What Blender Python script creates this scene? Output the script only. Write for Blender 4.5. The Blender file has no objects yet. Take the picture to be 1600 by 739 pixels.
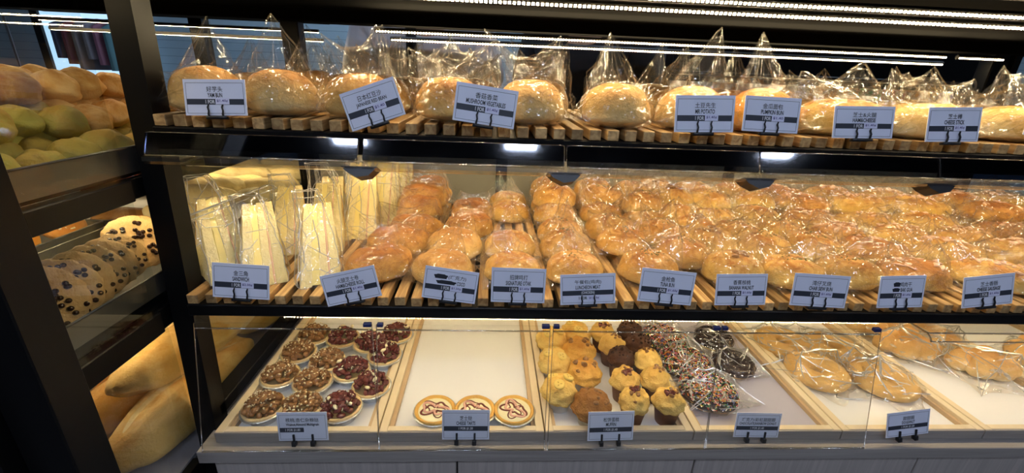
import bpy, bmesh, math, random
import numpy as np
from mathutils import Vector, Matrix, noise, Euler
PI = math.pi
sc = bpy.context.scene
COL = sc.collection

# ------------------------------------------------------------------ camera
F = 670.0
def _n(a): return a / np.linalg.norm(a)
dX = _n(np.array([12400., -263., -F])); dY = np.array([-30., 252., -F])
dY = _n(dY - dY.dot(dX) * dX); dZ = np.cross(dX, dY)
RW = np.array([dX, dY, dZ]); CW = np.array([0, 0, 1.5])
def at(px, py, X=None, Y=None, Z=None):
    d = RW @ np.array([px - 800., -(py - 369.5), -F])
    t = (X - CW[0]) / d[0] if X is not None else (Y - CW[1]) / d[1] if Y is not None else (Z - CW[2]) / d[2]
    return Vector(CW + t * d)
cam = bpy.data.cameras.new('camera'); cam.sensor_width = 36; cam.lens = 36 * F / 1600
cam.clip_start = .02; cam.clip_end = 60
co = bpy.data.objects.new('camera', cam); COL.objects.link(co)
co.matrix_world = Matrix([list(RW[i]) + [CW[i]] for i in range(3)] + [[0, 0, 0, 1]])
sc.camera = co
# ------------------------------------------------------------------ world, exposure
w = bpy.data.worlds.new('world'); sc.world = w; w.use_nodes = True
w.node_tree.nodes['Background'].inputs[0].default_value = (.35, .45, .7, 1)
w.node_tree.nodes['Background'].inputs[1].default_value = .05
sc.view_settings.view_transform = 'Standard'; sc.view_settings.look = 'None'
sc.view_settings.exposure = 0.0; sc.view_settings.gamma = 1
sc.view_settings.use_curve_mapping = False
sc.cycles.transparent_max_bounces = 40; sc.cycles.max_bounces = 10
sc.cycles.use_denoising = True
LED_POWER = 330.0      # radiance of a warm diode
LED_COL = (1.0, .78, .45)
SHOP = 80.0            # radiance of the shop's ceiling panels
KITCHEN = 17.0

# ------------------------------------------------------------------ materials
MATS = {}
class NT:
    def __init__(s, name):
        s.m = bpy.data.materials.new(name); s.m.use_nodes = True; s.t = s.m.node_tree; s.t.nodes.clear()
        s.out = s.t.nodes.new('ShaderNodeOutputMaterial'); MATS[name] = s.m
    def n(s, typ, **k):
        nd = s.t.nodes.new('ShaderNode' + typ)
        for a, b in k.items():
            if a.startswith('i_'):
                key = a[2:].replace('_', ' ')
                nd.inputs[int(key) if key.isdigit() else key].default_value = b
            else: setattr(nd, a, b)
        return nd
    def l(s, a, b): s.t.links.new(a, b)
    def bsdf(s, **k):
        b = s.n('BsdfPrincipled', **k); s.l(b.outputs[0], s.out.inputs[0]); return b
    def ramp(s, fac, stops):
        r = s.n('ValToRGB'); s.l(fac, r.inputs[0]); e = r.color_ramp.elements
        while len(e) < len(stops): e.new(.5)
        for q, (p, c) in zip(e, stops): q.position = p; q.color = (*c, 1)
        return r.outputs[0]
    def mix(s, fac, a, b, blend='MIX'):
        m = s.n('Mix', data_type='RGBA', blend_type=blend)
        for v, i in ((fac, 0), (a, 6), (b, 7)):
            if isinstance(v, (int, float)): m.inputs[i].default_value = v
            elif isinstance(v, tuple): m.inputs[i].default_value = (*v, 1)
            else: s.l(v, m.inputs[i])
        return m.outputs[2]
    def math(s, op, a, b=0.):
        m = s.n('Math', operation=op)
        for v, i in ((a, 0), (b, 1)):
            if isinstance(v, (int, float)): m.inputs[i].default_value = v
            else: s.l(v, m.inputs[i])
        return m.outputs[0]
    def tex(s, kind='Noise', coord='Object', scale=(1, 1, 1), rand=False, **k):
        tc = s.n('TexCoord'); mp = s.n('Mapping'); mp.inputs['Scale'].default_value = scale
        s.l(tc.outputs[coord], mp.inputs[0])
        if rand:
            oi = s.n('ObjectInfo'); mu = s.n('VectorMath', operation='SCALE'); mu.inputs[0].default_value = (7, 13, 5)
            s.l(oi.outputs['Random'], mu.inputs['Scale']); s.l(mu.outputs[0], mp.inputs['Location'])
        t = s.n('Tex' + kind, **k); s.l(mp.outputs[0], t.inputs['Vector']); return t
    def bump(s, h, dist, strength=1., normal=None):
        b = s.n('Bump'); b.inputs['Distance'].default_value = dist; b.inputs['Strength'].default_value = strength
        s.l(h, b.inputs['Height'])
        if normal is not None: s.l(normal, b.inputs['Normal'])
        return b.outputs[0]

def plain(name, col, rough=.5, metal=0., spec=.5, emis=None, es=0., coat=0.):
    t = NT(name); b = t.bsdf(); b.inputs['Base Color'].default_value = (*col, 1)
    b.inputs['Roughness'].default_value = rough; b.inputs['Metallic'].default_value = metal
    b.inputs['Specular IOR Level'].default_value = spec; b.inputs['Coat Weight'].default_value = coat
    if emis: b.inputs['Emission Color'].default_value = (*emis, 1); b.inputs['Emission Strength'].default_value = es
    return t.m

def bread(name, base, mid, top, mott=(.5, .28, .1), mo=.35, rough=.55, spec=.3, nscale=28, p=(.12, .45, .9), bd=.0015, spots=0.):
    """baked dough: pale foot, golden flank, browned crown, mottled crust"""
    if name[:4] in ('bun_', 'past', 'roll'): base, mid, top, mott = (tuple(a * b for a, b in zip(c, (.80, .70, .55))) for c in (base, mid, top, mott))
    t = NT(name); b = t.bsdf(i_Roughness=rough); b.inputs['Specular IOR Level'].default_value = spec
    tc = t.n('TexCoord'); sx = t.n('SeparateXYZ'); t.l(tc.outputs['Generated'], sx.inputs[0])
    n1 = t.tex(scale=(1, 1, 1), rand=True, i_Scale=nscale, i_Detail=5., i_Roughness=.6)
    z = t.math('ADD', sx.outputs[2], t.math('MULTIPLY', t.math('SUBTRACT', n1.outputs[0], .5), .75))
    c = t.ramp(z, [(p[0], base), (p[1], mid), (p[2], top)])
    n2 = t.tex(rand=True, i_Scale=nscale * .9, i_Detail=6., i_Roughness=.7, i_Distortion=.6)
    f = t.ramp(n2.outputs[0], [(.44, (0, 0, 0)), (.60, (1, 1, 1))])
    c = t.mix(t.math('MULTIPLY', f, mo), c, mott)
    if spots:
        v = t.tex('Voronoi', rand=True, i_Scale=170.); g = t.ramp(v.outputs[0], [(.10, (1, 1, 1)), (.16, (0, 0, 0))])
        c = t.mix(t.math('MULTIPLY', g, spots), c, (.06, .06, .02))
    oi = t.n('ObjectInfo'); hs = t.n('HueSaturation'); t.l(c, hs.inputs['Color'])
    t.l(t.math('ADD', .86, t.math('MULTIPLY', oi.outputs['Random'], .26)), hs.inputs['Value'])
    t.l(hs.outputs[0], b.inputs['Base Color'])
    n3 = t.tex(rand=True, i_Scale=260., i_Detail=4.)
    n4 = t.tex(rand=True, i_Scale=70., i_Detail=5., i_Distortion=.8)
    t.l(t.bump(n3.outputs[0], bd, .6, t.bump(n4.outputs[0], .004, .55, t.bump(n1.outputs[0], .008, .5))), b.inputs['Normal'])
    return t.m

bread('bun_gold', (.84, .66, .30), (.78, .48, .14), (.40, .17, .035), mott=(.86, .60, .22), mo=.5)
bread('bun_soft', (.88, .76, .46), (.82, .60, .25), (.54, .27, .075), mott=(.86, .62, .28), mo=.4)
bread('bun_yellow', (.86, .74, .36), (.82, .57, .17), (.46, .20, .04), mott=(.88, .66, .24), mo=.55)
bread('bun_pumpkin', (.86, .56, .16), (.86, .46, .07), (.70, .28, .03), mott=(.6, .24, .03))
bread('pile_brown', (.74, .47, .18), (.62, .32, .08), (.36, .14, .025), mott=(.84, .60, .28), mo=.55, nscale=18)
bread('pile_green', (.50, .46, .13), (.40, .38, .09), (.36, .27, .06), mott=(.48, .24, .05), mo=.5, nscale=14)
bread('pastry', (.88, .66, .26), (.80, .50, .15), (.46, .20, .05), mott=(.34, .13, .04), mo=.6, nscale=22, bd=.003)
bread('roll_pale', (.90, .80, .52), (.88, .72, .36), (.70, .44, .14), mott=(.85, .6, .25), mo=.3)
bread('baguette', (.82, .60, .26), (.76, .46, .12), (.58, .29, .06), mott=(.88, .66, .30), mo=.45, nscale=9)
bread('loaf_slash', (.86, .70, .42), (.84, .66, .36), (.80, .58, .28), mo=.3, nscale=30)
bread('finger_bun', (.84, .66, .32), (.88, .74, .42), (.82, .62, .28), mo=.2)
bread('cookie_dough', (.62, .38, .14), (.62, .38, .15), (.56, .33, .12), mott=(.72, .48, .22), mo=.5, nscale=40, bd=.004)
bread('muffin_gold', (.80, .46, .10), (.84, .52, .12), (.70, .34, .06), mott=(.5, .2, .03), mo=.45, nscale=24, bd=.004)
bread('muffin_lemon', (.80, .55, .14), (.88, .64, .20), (.80, .50, .12), mott=(.55, .25, .05), mo=.4, nscale=24, bd=.004)
bread('muffin_brown', (.40, .20, .06), (.42, .20, .05), (.30, .13, .03), mott=(.2, .08, .02), mo=.5, nscale=30, bd=.006)
bread('muffin_choc', (.12, .05, .02), (.11, .045, .018), (.09, .035, .015), mott=(.04, .015, .008), mo=.6, nscale=40, bd=.006)
bread('donut_dough', (.80, .58, .26), (.76, .48, .16), (.70, .42, .13), mott=(.8, .55, .25), mo=.25, nscale=20, bd=.0008)
bread('ball_bread', (.86, .66, .34), (.80, .52, .20), (.66, .36, .12), mo=.2)
bread('white_bread', (.80, .68, .34), (.82, .71, .38), (.80, .67, .32), mo=.12, mott=(.8, .7, .4), nscale=90, bd=.002)
bread('crust', (.80, .50, .12), (.76, .46, .10), (.72, .40, .09), mo=.3, nscale=40)
bread('tart_crust', (.78, .58, .28), (.84, .64, .34), (.80, .58, .28), mo=.25, nscale=60)
plain('egg_filling', (.86, .72, .26), .5); plain('ham', (.74, .46, .30), .45)
plain('walnut', (.26, .12, .035), .32, spec=.6); plain('nut_dark', (.12, .022, .016), .22, spec=.7)
plain('nut_pale', (.74, .52, .22), .5); plain('choc_chip', (.035, .014, .008), .25, spec=.6)
plain('choc_glaze', (.035, .015, .01), .22, spec=.6, coat=.4); plain('cream', (.88, .82, .52), .25, spec=.6)
plain('choc_swirl', (.17, .035, .02), .3); plain('pink_swirl', (.72, .40, .30), .35)
plain('herb', (.10, .10, .02), .6); plain('sesame', (.86, .76, .5), .5); plain('banana_slice', (.74, .53, .13), .35)
plain('banana_core', (.42, .26, .05), .5)
plain('black_steel', (.0035, .0035, .004), .38, spec=.22); plain('black_gloss', (.008, .009, .012), .12, spec=.5)
plain('black_matte', (.004, .004, .004), .9, spec=.05); plain('black_plastic', (.008, .008, .01), .4); plain('alu', (.45, .46, .48), .35, metal=.9)
plain('housing', (.03, .028, .025), .6, metal=.2)
plain('card_white', (.74, .76, .87), .35); plain('ink', (.02, .022, .03), .5); plain('ink_band', (.035, .04, .055), .35)
plain('ink_white', (.72, .72, .75), .5); plain('sticker', (.70, .70, .86), .4); plain('sticker_ink', (.10, .08, .25), .5)
plain('paper_white', (.82, .81, .80), .6); plain('paper_grey', (.46, .44, .52), .6); plain('foil', (.80, .80, .78), .28, metal=.85)
plain('liner_white', (.84, .82, .78), .6); plain('liner_brown', (.20, .085, .03), .6)
plain('blue_cap', (.01, .02, .10), .3)
for i, c in enumerate([(.75, .04, .03), (.85, .55, .03), (.05, .35, .08), (.85, .30, .35), (.08, .15, .5), (.9, .88, .8), (.85, .22, .02)]):
    plain('sprinkle%d' % i, c, .35)

def wood(name, a, b, scale=(60, 6, 60), per=None, rough=.55):
    t = NT(name); bs = t.bsdf(i_Roughness=rough)
    n = t.tex(scale=scale, i_Scale=1., i_Detail=5., i_Distortion=1.2)
    c = t.ramp(n.outputs[0], [(.35, a), (.65, b)])
    if per:
        tc = t.n('TexCoord'); sx = t.n('SeparateXYZ'); t.l(tc.outputs['Object'], sx.inputs[0])
        k = t.math('FLOOR', t.math('MULTIPLY', sx.outputs[0], 1 / per)); wn = t.n('TexWhiteNoise', noise_dimensions='1D'); t.l(k, wn.inputs['W'])
        hs = t.n('HueSaturation'); t.l(c, hs.inputs['Color'])
        t.l(t.math('ADD', .55, t.math('MULTIPLY', wn.outputs[0], .6)), hs.inputs['Value']); c = hs.outputs[0]
    t.l(c, bs.inputs['Base Color'])
    t.l(t.bump(n.outputs[0], .0006, .4), bs.inputs['Normal'])
wood('slat_wood', (.36, .19, .065), (.68, .44, .18), scale=(70, 6, 70), per=.034)
wood('birch', (.72, .58, .36), (.80, .66, .44), scale=(20, 5, 20)); wood('grey_wood', (.27, .24, .22), (.35, .315, .285), scale=(3, 90, 90))
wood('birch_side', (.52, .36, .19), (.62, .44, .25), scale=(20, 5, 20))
wood('drawer_wood', (.36, .32, .29), (.44, .39, .355), scale=(70, 70, 3))

def clear(name, tint, base, edge, rough, crinkle=0., haze=0.):
    """thin clear sheet: lets light straight through, mirrors a little, more at grazing angles"""
    t = NT(name); tr = t.n('BsdfTransparent'); tr.inputs[0].default_value = (*tint, 1)
    g = t.n('BsdfGlossy'); g.inputs['Roughness'].default_value = rough; g.inputs['Color'].default_value = (1, 1, 1, 1)
    lw = t.n('LayerWeight'); lw.inputs[0].default_value = .5
    if crinkle:
        n = t.tex(rand=True, i_Scale=30., i_Detail=2.)
        n2 = t.tex(rand=True, scale=(1, .4, .7), i_Scale=85., i_Detail=1.)
        h = t.math('ADD', n2.outputs[0], t.math('MULTIPLY', n.outputs[0], 2.5))
        nm = t.bump(h, .0030 * crinkle, 1.); t.l(nm, g.inputs['Normal']); t.l(nm, lw.inputs['Normal'])
    f = t.math('ADD', base, t.math('MULTIPLY', t.math('POWER', lw.outputs['Facing'], 3.), edge))
    mx = t.n('MixShader'); t.l(f, mx.inputs[0]); t.l(tr.outputs[0], mx.inputs[1]); t.l(g.outputs[0], mx.inputs[2]); o = mx.outputs[0]
    if haze:      # a faint milkiness
        df = t.n('BsdfDiffuse'); df.inputs[0].default_value = (.9, .9, .86, 1); tl_ = t.n('BsdfTranslucent'); tl_.inputs[0].default_value = (.9, .9, .86, 1)
        ad = t.n('MixShader'); ad.inputs[0].default_value = .5; t.l(df.outputs[0], ad.inputs[1]); t.l(tl_.outputs[0], ad.inputs[2])
        m2 = t.n('MixShader'); m2.inputs[0].default_value = haze; t.l(o, m2.inputs[1]); t.l(ad.outputs[0], m2.inputs[2]); o = m2.outputs[0]
    t.l(o, t.out.inputs[0]); return t.m
clear('film', (.985, .98, .965), .05, .50, .12, .8, haze=.015)
clear('film_glint', (.95, .94, .90), .28, .50, .20, 1., haze=.34)  # hazy film, whitened to stand for glints on layered folds
clear('film_smooth', (.97, .97, .95), .08, .45, .10, .35, haze=.03)
clear('acrylic', (.97, .975, .97), .025, .5, .02)
clear('acrylic_edge', (.75, .74, .70), .25, .6, .15)
clear('glass', (.93, .95, .94), .03, .4, .01)
clear('smoked', (.25, .28, .36), .10, .6, .05)

def crease_glint_mat():
    """a sharp fold in the film: a rod whitened to stand for its highlight streak, part mirror"""
    t = NT('film_crease_glint'); g = t.n('BsdfGlossy'); g.inputs['Roughness'].default_value = .22
    d = t.n('BsdfDiffuse'); d.inputs[0].default_value = (.9, .9, .86, 1); l_ = t.n('BsdfTranslucent'); l_.inputs[0].default_value = (.9, .9, .86, 1); tr = t.n('BsdfTransparent')
    def mx(f, a, b):
        m = t.n('MixShader'); m.inputs[0].default_value = f; t.l(a, m.inputs[1]); t.l(b, m.inputs[2]); return m.outputs[0]
    t.l(mx(.06, mx(.45, g.outputs[0], mx(.35, d.outputs[0], l_.outputs[0])), tr.outputs[0]), t.out.inputs[0])
crease_glint_mat()  # fold lines whitened in place of lamp highlights on the film

def emit(name, c, s):
    t = NT(name); e = t.n('Emission'); e.inputs[0].default_value = (*c, 1); e.inputs[1].default_value = s
    t.l(e.outputs[0], t.out.inputs[0])
emit('diode', LED_COL, LED_POWER); emit('shop_panel', (.68, .78, 1.), SHOP); emit('diode_bright', LED_COL, LED_POWER * 1.5); emit('kitchen_panel', (.60, .78, 1.), KITCHEN)
emit('reflected_window', (.45, .70, 1.), 1.3)  # glowing pane built in place of a reflection in the back glass
def wallmat(name, c, line=None):
    t = NT(name); b = t.bsdf(i_Roughness=.6); n = t.tex(i_Scale=3., i_Detail=3.)
    col = t.ramp(n.outputs[0], [(.3, tuple(x * .92 for x in c)), (.7, c)])
    if line:
        tc = t.n('TexCoord'); sx = t.n('SeparateXYZ'); t.l(tc.outputs['Object'], sx.inputs[0])
        fr = t.math('FRACT', t.math('MULTIPLY', sx.outputs[2], 1 / line)); g = t.math('LESS_THAN', fr, .06)
        col = t.mix(g, col, tuple(x * .55 for x in c))
    t.l(col, b.inputs['Base Color'])
wallmat('kitchen_wall', (.36, .48, .56), .055); wallmat('shop_wall', (.22, .23, .26)); wallmat('floor_tile', (.10, .10, .11))
wallmat('ceiling_dark', (.03, .03, .035)); wallmat('door_panel', (.40, .41, .36))
plain('shirt_white', (.75, .80, .90), .8); plain('cloth_black', (.01, .01, .013), .8); plain('skin', (.62, .40, .28), .55); plain('hair', (.012, .01, .009), .5)

# ------------------------------------------------------------------ mesh helpers
class MB:
    def __init__(s): s.v = []; s.f = []; s.mi = []; s.cur = 0
    def add(s, vs, fs, M=None):
        o = len(s.v)
        s.v += [tuple(M @ Vector(p)) for p in vs] if M is not None else [tuple(p) for p in vs]
        s.f += [tuple(i + o for i in f) for f in fs]; s.mi += [s.cur] * len(fs); return s
    def box(s, x0, x1, y0, y1, z0, z1, M=None, c=0.):
        """box with chamfered edges of width c"""
        if c <= 0:
            vs = [(x, y, z) for x in (x0, x1) for y in (y0, y1) for z in (z0, z1)]
            return s.add(vs, [(0, 1, 3, 2), (4, 6, 7, 5), (0, 4, 5, 1), (2, 3, 7, 6), (0, 2, 6, 4), (1, 5, 7, 3)], M)
        bm = bmesh.new(); bmesh.ops.create_cube(bm, size=1.)
        for v in bm.verts: v.co = Vector(((x0 + x1) / 2 + v.co.x * (x1 - x0), (y0 + y1) / 2 + v.co.y * (y1 - y0), (z0 + z1) / 2 + v.co.z * (z1 - z0)))
        bmesh.ops.bevel(bm, geom=bm.edges[:], offset=c, segments=1, affect='EDGES')
        bm.verts.index_update(); s.add([v.co[:] for v in bm.verts], [[v.index for v in f.verts] for f in bm.faces], M); bm.free(); return s
    def tube(s, pts, r, n=8, closed=False, cap=True):
        pts = [Vector(p) for p in pts]; rings = []; L = len(pts); up = Vector((0, 0, 1))
        rs = r if isinstance(r, (list, tuple)) else [r] * L
        for i, p in enumerate(pts):
            a = pts[(i - 1) % L] if (closed or i) else p; b = pts[(i + 1) % L] if (closed or i < L - 1) else p
            d = (b - a).normalized(); u = d.cross(up)
            if u.length < .05: u = d.cross(Vector((0, 1, 0)))
            u.normalize(); w_ = d.cross(u)
            rings.append([p + (u * math.cos(k * 2 * PI / n) + w_ * math.sin(k * 2 * PI / n)) * rs[i] for k in range(n)])
        vs = [q for g in rings for q in g]; fs = []
        for i in range(L if closed else L - 1):
            j = (i + 1) % L
            fs += [(i * n + k, j * n + k, j * n + (k + 1) % n, i * n + (k + 1) % n) for k in range(n)]
        if cap and not closed: fs += [tuple(range(n))[::-1], tuple((L - 1) * n + k for k in range(n))]
        return s.add(vs, fs)
    def lathe(s, prof, n=32, M=None, flute=0., nf=24):
        vs = []; fs = []; m = len(prof)
        for k in range(n):
            a = 2 * PI * k / n
            for (r, z, *fl) in prof:
                rr = r * (1 + (flute * (1 if k % 2 else -1) * (fl[0] if fl else 0)))
                vs.append((rr * math.cos(a), rr * math.sin(a), z))
        for k in range(n):
            j = (k + 1) % n
            fs += [(k * m + i, j * m + i, j * m + i + 1, k * m + i + 1) for i in range(m - 1)]
        return s.add(vs, fs, M)
    def blob(s, a, b, h, seed=0, nu=24, nv=14, flat=.3, sq=2.3, amp=.04, freq=1.6, fn=None, M=None, hole=None):
        """domed dough lump, base at z=0"""
        vs = []; fs = []; off = Vector((seed * 3.17, seed * 1.91, seed * .77)); zb = None
        for j in range(nv + 1):
            th = PI * j / nv; z = math.cos(th); r = max(0., 1 - abs(z) ** sq) ** (1 / sq) if 0 < j < nv else 0.
            for i in range(nu if 0 < j < nv else 1):
                u = 2 * PI * i / nu; d = Vector((r * math.cos(u), r * math.sin(u), z))
                k = 1 + amp * noise.noise(d * freq + off) * 2
                if fn: k *= fn(d, u, z)
                p = d * k; zz = p.z * (h * (1 - flat * .5) if z > 0 else h * flat)
                vs.append((p.x * a, p.y * b, zz))
        zm = min(v[2] for v in vs); vs = [(x, y, z - zm) for x, y, z in vs]
        def idx(j, i): return 0 if j == 0 else (1 + (nv - 1) * nu if j == nv else 1 + (j - 1) * nu + i % nu)
        for j in range(nv):
            for i in range(nu):
                q = [idx(j, i), idx(j + 1, i), idx(j + 1, i + 1), idx(j, i + 1)]
                q = list(dict.fromkeys(q)); fs.append(tuple(q))
        return s.add(vs, fs, M)
    def build(s, name, mat, parent=None, smooth=True, loc=None, bevel=0.):
        me = bpy.data.meshes.new(name); me.from_pydata(s.v, [], s.f); me.update()
        ms = mat if isinstance(mat, (list, tuple)) else [mat]
        for m in ms: me.materials.append(MATS[m])
        if len(ms) > 1: me.polygons.foreach_set('material_index', s.mi)
        if smooth: me.polygons.foreach_set('use_smooth', [True] * len(me.polygons))
        o = bpy.data.objects.new(name, me); COL.objects.link(o)
        if loc: o.location = loc
        if parent: o.parent = parent
        return o
def T(x=0, y=0, z=0, rx=0, ry=0, rz=0, s=1.):
    S = Matrix.Diagonal((*((s, s, s) if isinstance(s, (int, float)) else s), 1))
    return Matrix.Translation((x, y, z)) @ Euler((rx, ry, rz)).to_matrix().to_4x4() @ S
def tag(o, label=None, cat=None, group=None, kind=None):
    if label: o['label'] = label
    if cat: o['category'] = cat
    if group: o['group'] = group
    if kind: o['kind'] = kind
    return o
def empty(name, loc, rz=0., rx=0., ry=0., **k):
    o = bpy.data.objects.new(name, None); COL.objects.link(o); o.location = loc; o.rotation_euler = (rx, ry, rz)
    o.empty_display_size = .02; return tag(o, **k)
def dup(root, loc, rot=(0, 0, 0), label=None, group=None, scale=None):
    r = root.copy(); COL.objects.link(r); r.location = loc; r.rotation_euler = rot
    if label: r['label'] = label
    if group: r['group'] = group
    if scale is not None: r.scale = scale if isinstance(scale, tuple) else (scale,) * 3
    for ch in list(root.children):
        c = ch.copy(); COL.objects.link(c); c.parent = r
        for g in ch.children:
            d = g.copy(); COL.objects.link(d); d.parent = c
    return r
class Proto:
    """first use moves the original, later uses copy it"""
    every = []
    def __init__(s, root): s.root = root; s.used = False; Proto.every.append(s)
    def put(s, loc, rot=(0, 0, 0), label=None, group=None, scale=None):
        if not s.used:
            s.used = True; r = s.root; r.location = loc; r.rotation_euler = rot
            if scale is not None: r.scale = scale if isinstance(scale, tuple) else (scale,) * 3
            if label: r['label'] = label
            if group: r['group'] = group
            return r
        return dup(s.root, loc, rot, label, group, scale if scale is not None else 1.)
RN = random.Random(7)
ORD = ['front', 'second', 'third', 'fourth', 'fifth', 'sixth', 'seventh', 'eighth']

# ================================================================== SETTING: the shop room
def struct(name, mb, mat): return tag(mb.build(name, mat, smooth=False), kind='structure')
struct('floor', MB().box(-4.2, 5.2, -3.2, 4.2, -.1, 0), 'floor_tile')
struct('ceiling', MB().box(-4.2, 5.2, -3.2, 4.2, 3.0, 3.1), 'ceiling_dark')
struct('wall_back', MB().box(-4.2, 5.2, 3.6, 3.75, 0, 3.0), 'kitchen_wall')
struct('wall_front', MB().box(-4.2, 5.2, -3.2, -3.1, 0, 3.0), 'shop_wall')
struct('wall_left', MB().box(-4.2, -4.1, -3.1, 3.6, 0, 3.0), 'shop_wall')
struct('wall_right', MB().box(5.1, 5.2, -3.1, 3.6, 0, 3.0), 'shop_wall')
# ceiling lamps of the shop (behind the viewer) and of the kitchen
def ceiling_lamp(x, y, mat, label, group, w_=.6, d_=.6):
    r = empty('ceiling_light', (x, y, 3.0), label=label, cat='light', group=group)
    MB().box(-w_ / 2 - .03, w_ / 2 + .03, -d_ / 2 - .03, d_ / 2 + .03, -.03, 0).build('light_frame', 'alu', r, False)
    MB().box(-w_ / 2, w_ / 2, -d_ / 2, d_ / 2, -.034, -.031).build('diffuser', mat, r, False)
for i, (x, y) in enumerate([(-1.0, -.9), (.22, -.9), (1.0, -1.6), (2.15, -.9), (-.4, -1.6)]):
    ceiling_lamp(x, y, 'shop_panel', 'small square ceiling lamp over the shop floor, ' + ['nearest the side case', 'straight above the viewer', 'second row, far one', 'nearest the display end', 'second row, near one'][i], 'shop ceiling panels', .22, .22)
for i, (x, y) in enumerate([(-1., 2.6), (1., 2.6), (3., 2.6)]):
    ceiling_lamp(x, y, 'kitchen_panel', 'square ceiling panel over the kitchen, ' + ['behind the side case end', 'behind the display middle', 'behind the packet rack'][i], 'kitchen ceiling panels')

# ================================================================== DISPLAY CASE FRAME
YF = .78; XL = -.645; XR = 2.0; YB = 1.5; ZT = 1.392; ZM = 1.048; YT = .805
frame = empty('display_frame', (0, YF, 0), label='black steel frame of the three tier bread display with posts and shelf rails', cat='display frame')
FM = Matrix.Translation((0, -YF, 0))
def fpart(name, mb, mat='black_steel', smooth=False):
    o = mb.build(name, mat, frame, smooth); o.matrix_parent_inverse = Matrix.Translation((0, -YF, 0)); o.location = (0, 0, 0); return o
def slanted_post(x0, x1, y0, y1, z0, z1, d):
    vs = []
    for z, y in ((z0, y0), (z1, y1)): vs += [(x0, y, z), (x1, y, z), (x1, y + d, z), (x0, y + d, z)]
    return MB().add(vs, [(0, 3, 2, 1), (4, 5, 6, 7), (0, 1, 5, 4), (1, 2, 6, 5), (2, 3, 7, 6), (3, 0, 4, 7)])
fpart('front_post', slanted_post(-.642, -.60, .762, .835, .55, 1.72, .045))
fpart('shelf_rail', MB().box(-.60, XR, YF, YF + .04, 1.022, ZM, c=.002))
fpart('shelf_rail', MB().box(-.60, XR, YT, YT + .04, 1.352, ZT, c=.002))
fpart('side_rail', MB().box(-.642, -.60, .8, YB, .745, .775, c=.002))
fpart('side_rail', MB().box(-.642, -.60, .82, YB, 1.352, ZT, c=.002))
fpart('side_rail', MB().box(-.642, -.60, .8, YB, 1.008, ZM, c=.002))
for xx in (-.66, 1.70): fpart('rear_post', MB().box(xx, xx + .055, YB, YB + .05, .6, 1.72, c=.003)); 
fpart('rear_post_channel', MB().box(1.775, 1.80, YB, YB + .05, 1.04, 1.72, c=.003))
fpart('shelf_plate', MB().box(-.60, XR, YF + .04, YB, 1.036, 1.046))
fpart('shelf_plate', MB().box(-.60, XR, YT + .04, 1.36, ZT - .012, ZT - .002))
fpart('rear_shelf_rail', MB().box(-.60, XR, 1.36, 1.40, 1.352, ZT, c=.002))
fpart('header', MB().box(-1.7, XR, YB - .03, YB + .05, 1.632, 1.70, c=.003), 'black_matte')
fpart('canopy', MB().box(-.66, XR, .66, YB - .03, 1.665, 1.70), 'black_matte')
fpart('canopy_front_beam', MB().box(-1.7, XR, .74, .80, 1.655, 1.70, c=.003), 'black_matte')
for x in (.10, .44): fpart('canopy_brace', MB().box(x, x + .012, .80, .92, 1.648, 1.664, M=None), 'alu')
# middle rear: pale doors behind the shelf
doors = empty('rear_door', (0.5, YB + .03, 1.05), label='pale sliding doors closing the back of the middle tier', cat='door')
for k, (a, b) in enumerate([(-.60, .02), (.06, .86), (.90, 1.69)]):
    MB().box(a - .5, b - .5, 0, .012, 0, .30, c=.002).build('door_panel', 'door_panel', doors, False)
MB().box(-.54 + .06, -.5 + .06, -.006, .02, 0, .30).build('door_stile', 'black_steel', doors, False)
MB().box(.86 - .5, .90 - .5, -.006, .02, 0, .30).build('door_stile', 'black_steel', doors, False)

# slatted wooden racks on the two upper tiers
def rack(y0, y1, z, label, seed):
    r = random.Random(seed); m = MB(); x = -.598; i = 0
    while x < XR - .03:
        dy = r.uniform(-.002, .002); m.box(x, x + .0215, y0 + dy, y1, z, z + .020, c=.0012); x += .034
    # cross battens under the slats
    o = m.build('slat_rack', 'slat_wood', None, False); tag(o, label, 'wooden rack'); return o
rack(YF + .004, YB - .02, ZM + .0005, 'pale wooden slat rack lining the middle tier under the bagged rolls', 1)
rack(YT + .004, 1.36, ZT + .0005, 'pale wooden slat rack lining the top tier under the bagged buns', 2)
ZMS = ZM + .021; ZTS = ZT + .021

# LED strips
def led(x0, x1, y, z, label, tilt=0., drop=True, pitch=.0088, size=.0034, group='warm LED strips', dm='diode'):
    """bar along X: aluminium housing, row of diodes facing down (tilted towards the bread)"""
    r = empty('led_strip', ((x0 + x1) / 2, y, z), rx=tilt, label=label, cat='light strip')
    L = (x1 - x0) / 2
    MB().box(-L, L, -.007, .007, 0, .010, c=.001).build('housing', 'housing', r, False)
    m = MB(); x = -L + .005
    while x < L - .004:
        q = [(x, -size / 2), (x + size, -size / 2), (x + size, size / 2), (x, size / 2)]; m.cur = 0
        m.add([(a, b, -.0010) for a, b in q], [(3, 2, 1, 0)]); m.cur = 1
        m.add([(a, b, z_) for z_ in (-.0009, 0) for a, b in q], [(0, 1, 2, 3), (0, 1, 5, 4), (1, 2, 6, 5), (2, 3, 7, 6), (3, 0, 4, 7)]); x += pitch
    m.build('diodes', [dm, 'housing'], r, False); return r
led(-.36, 1.48, YB - .045, 1.612, 'upper warm LED strip along the rear header above the top tier', -.9, size=.0040)
led(1.52, 1.68, YB - .045, 1.612, 'short warm LED strip at the end of the rear header beside the rear post', -.9, size=.0040)
led(-.34, 1.60, YB + .075, 1.597, 'lower warm LED strip just behind the rear header', -.9, size=.0040)
led(-.55, 1.95, .90, 1.628, 'front warm LED strip lowest under the canopy edge', -.95, size=.0046)
led(-.20, 1.95, .865, 1.641, 'foremost warm LED strip along the canopy edge', -.95, size=.0046)
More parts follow.
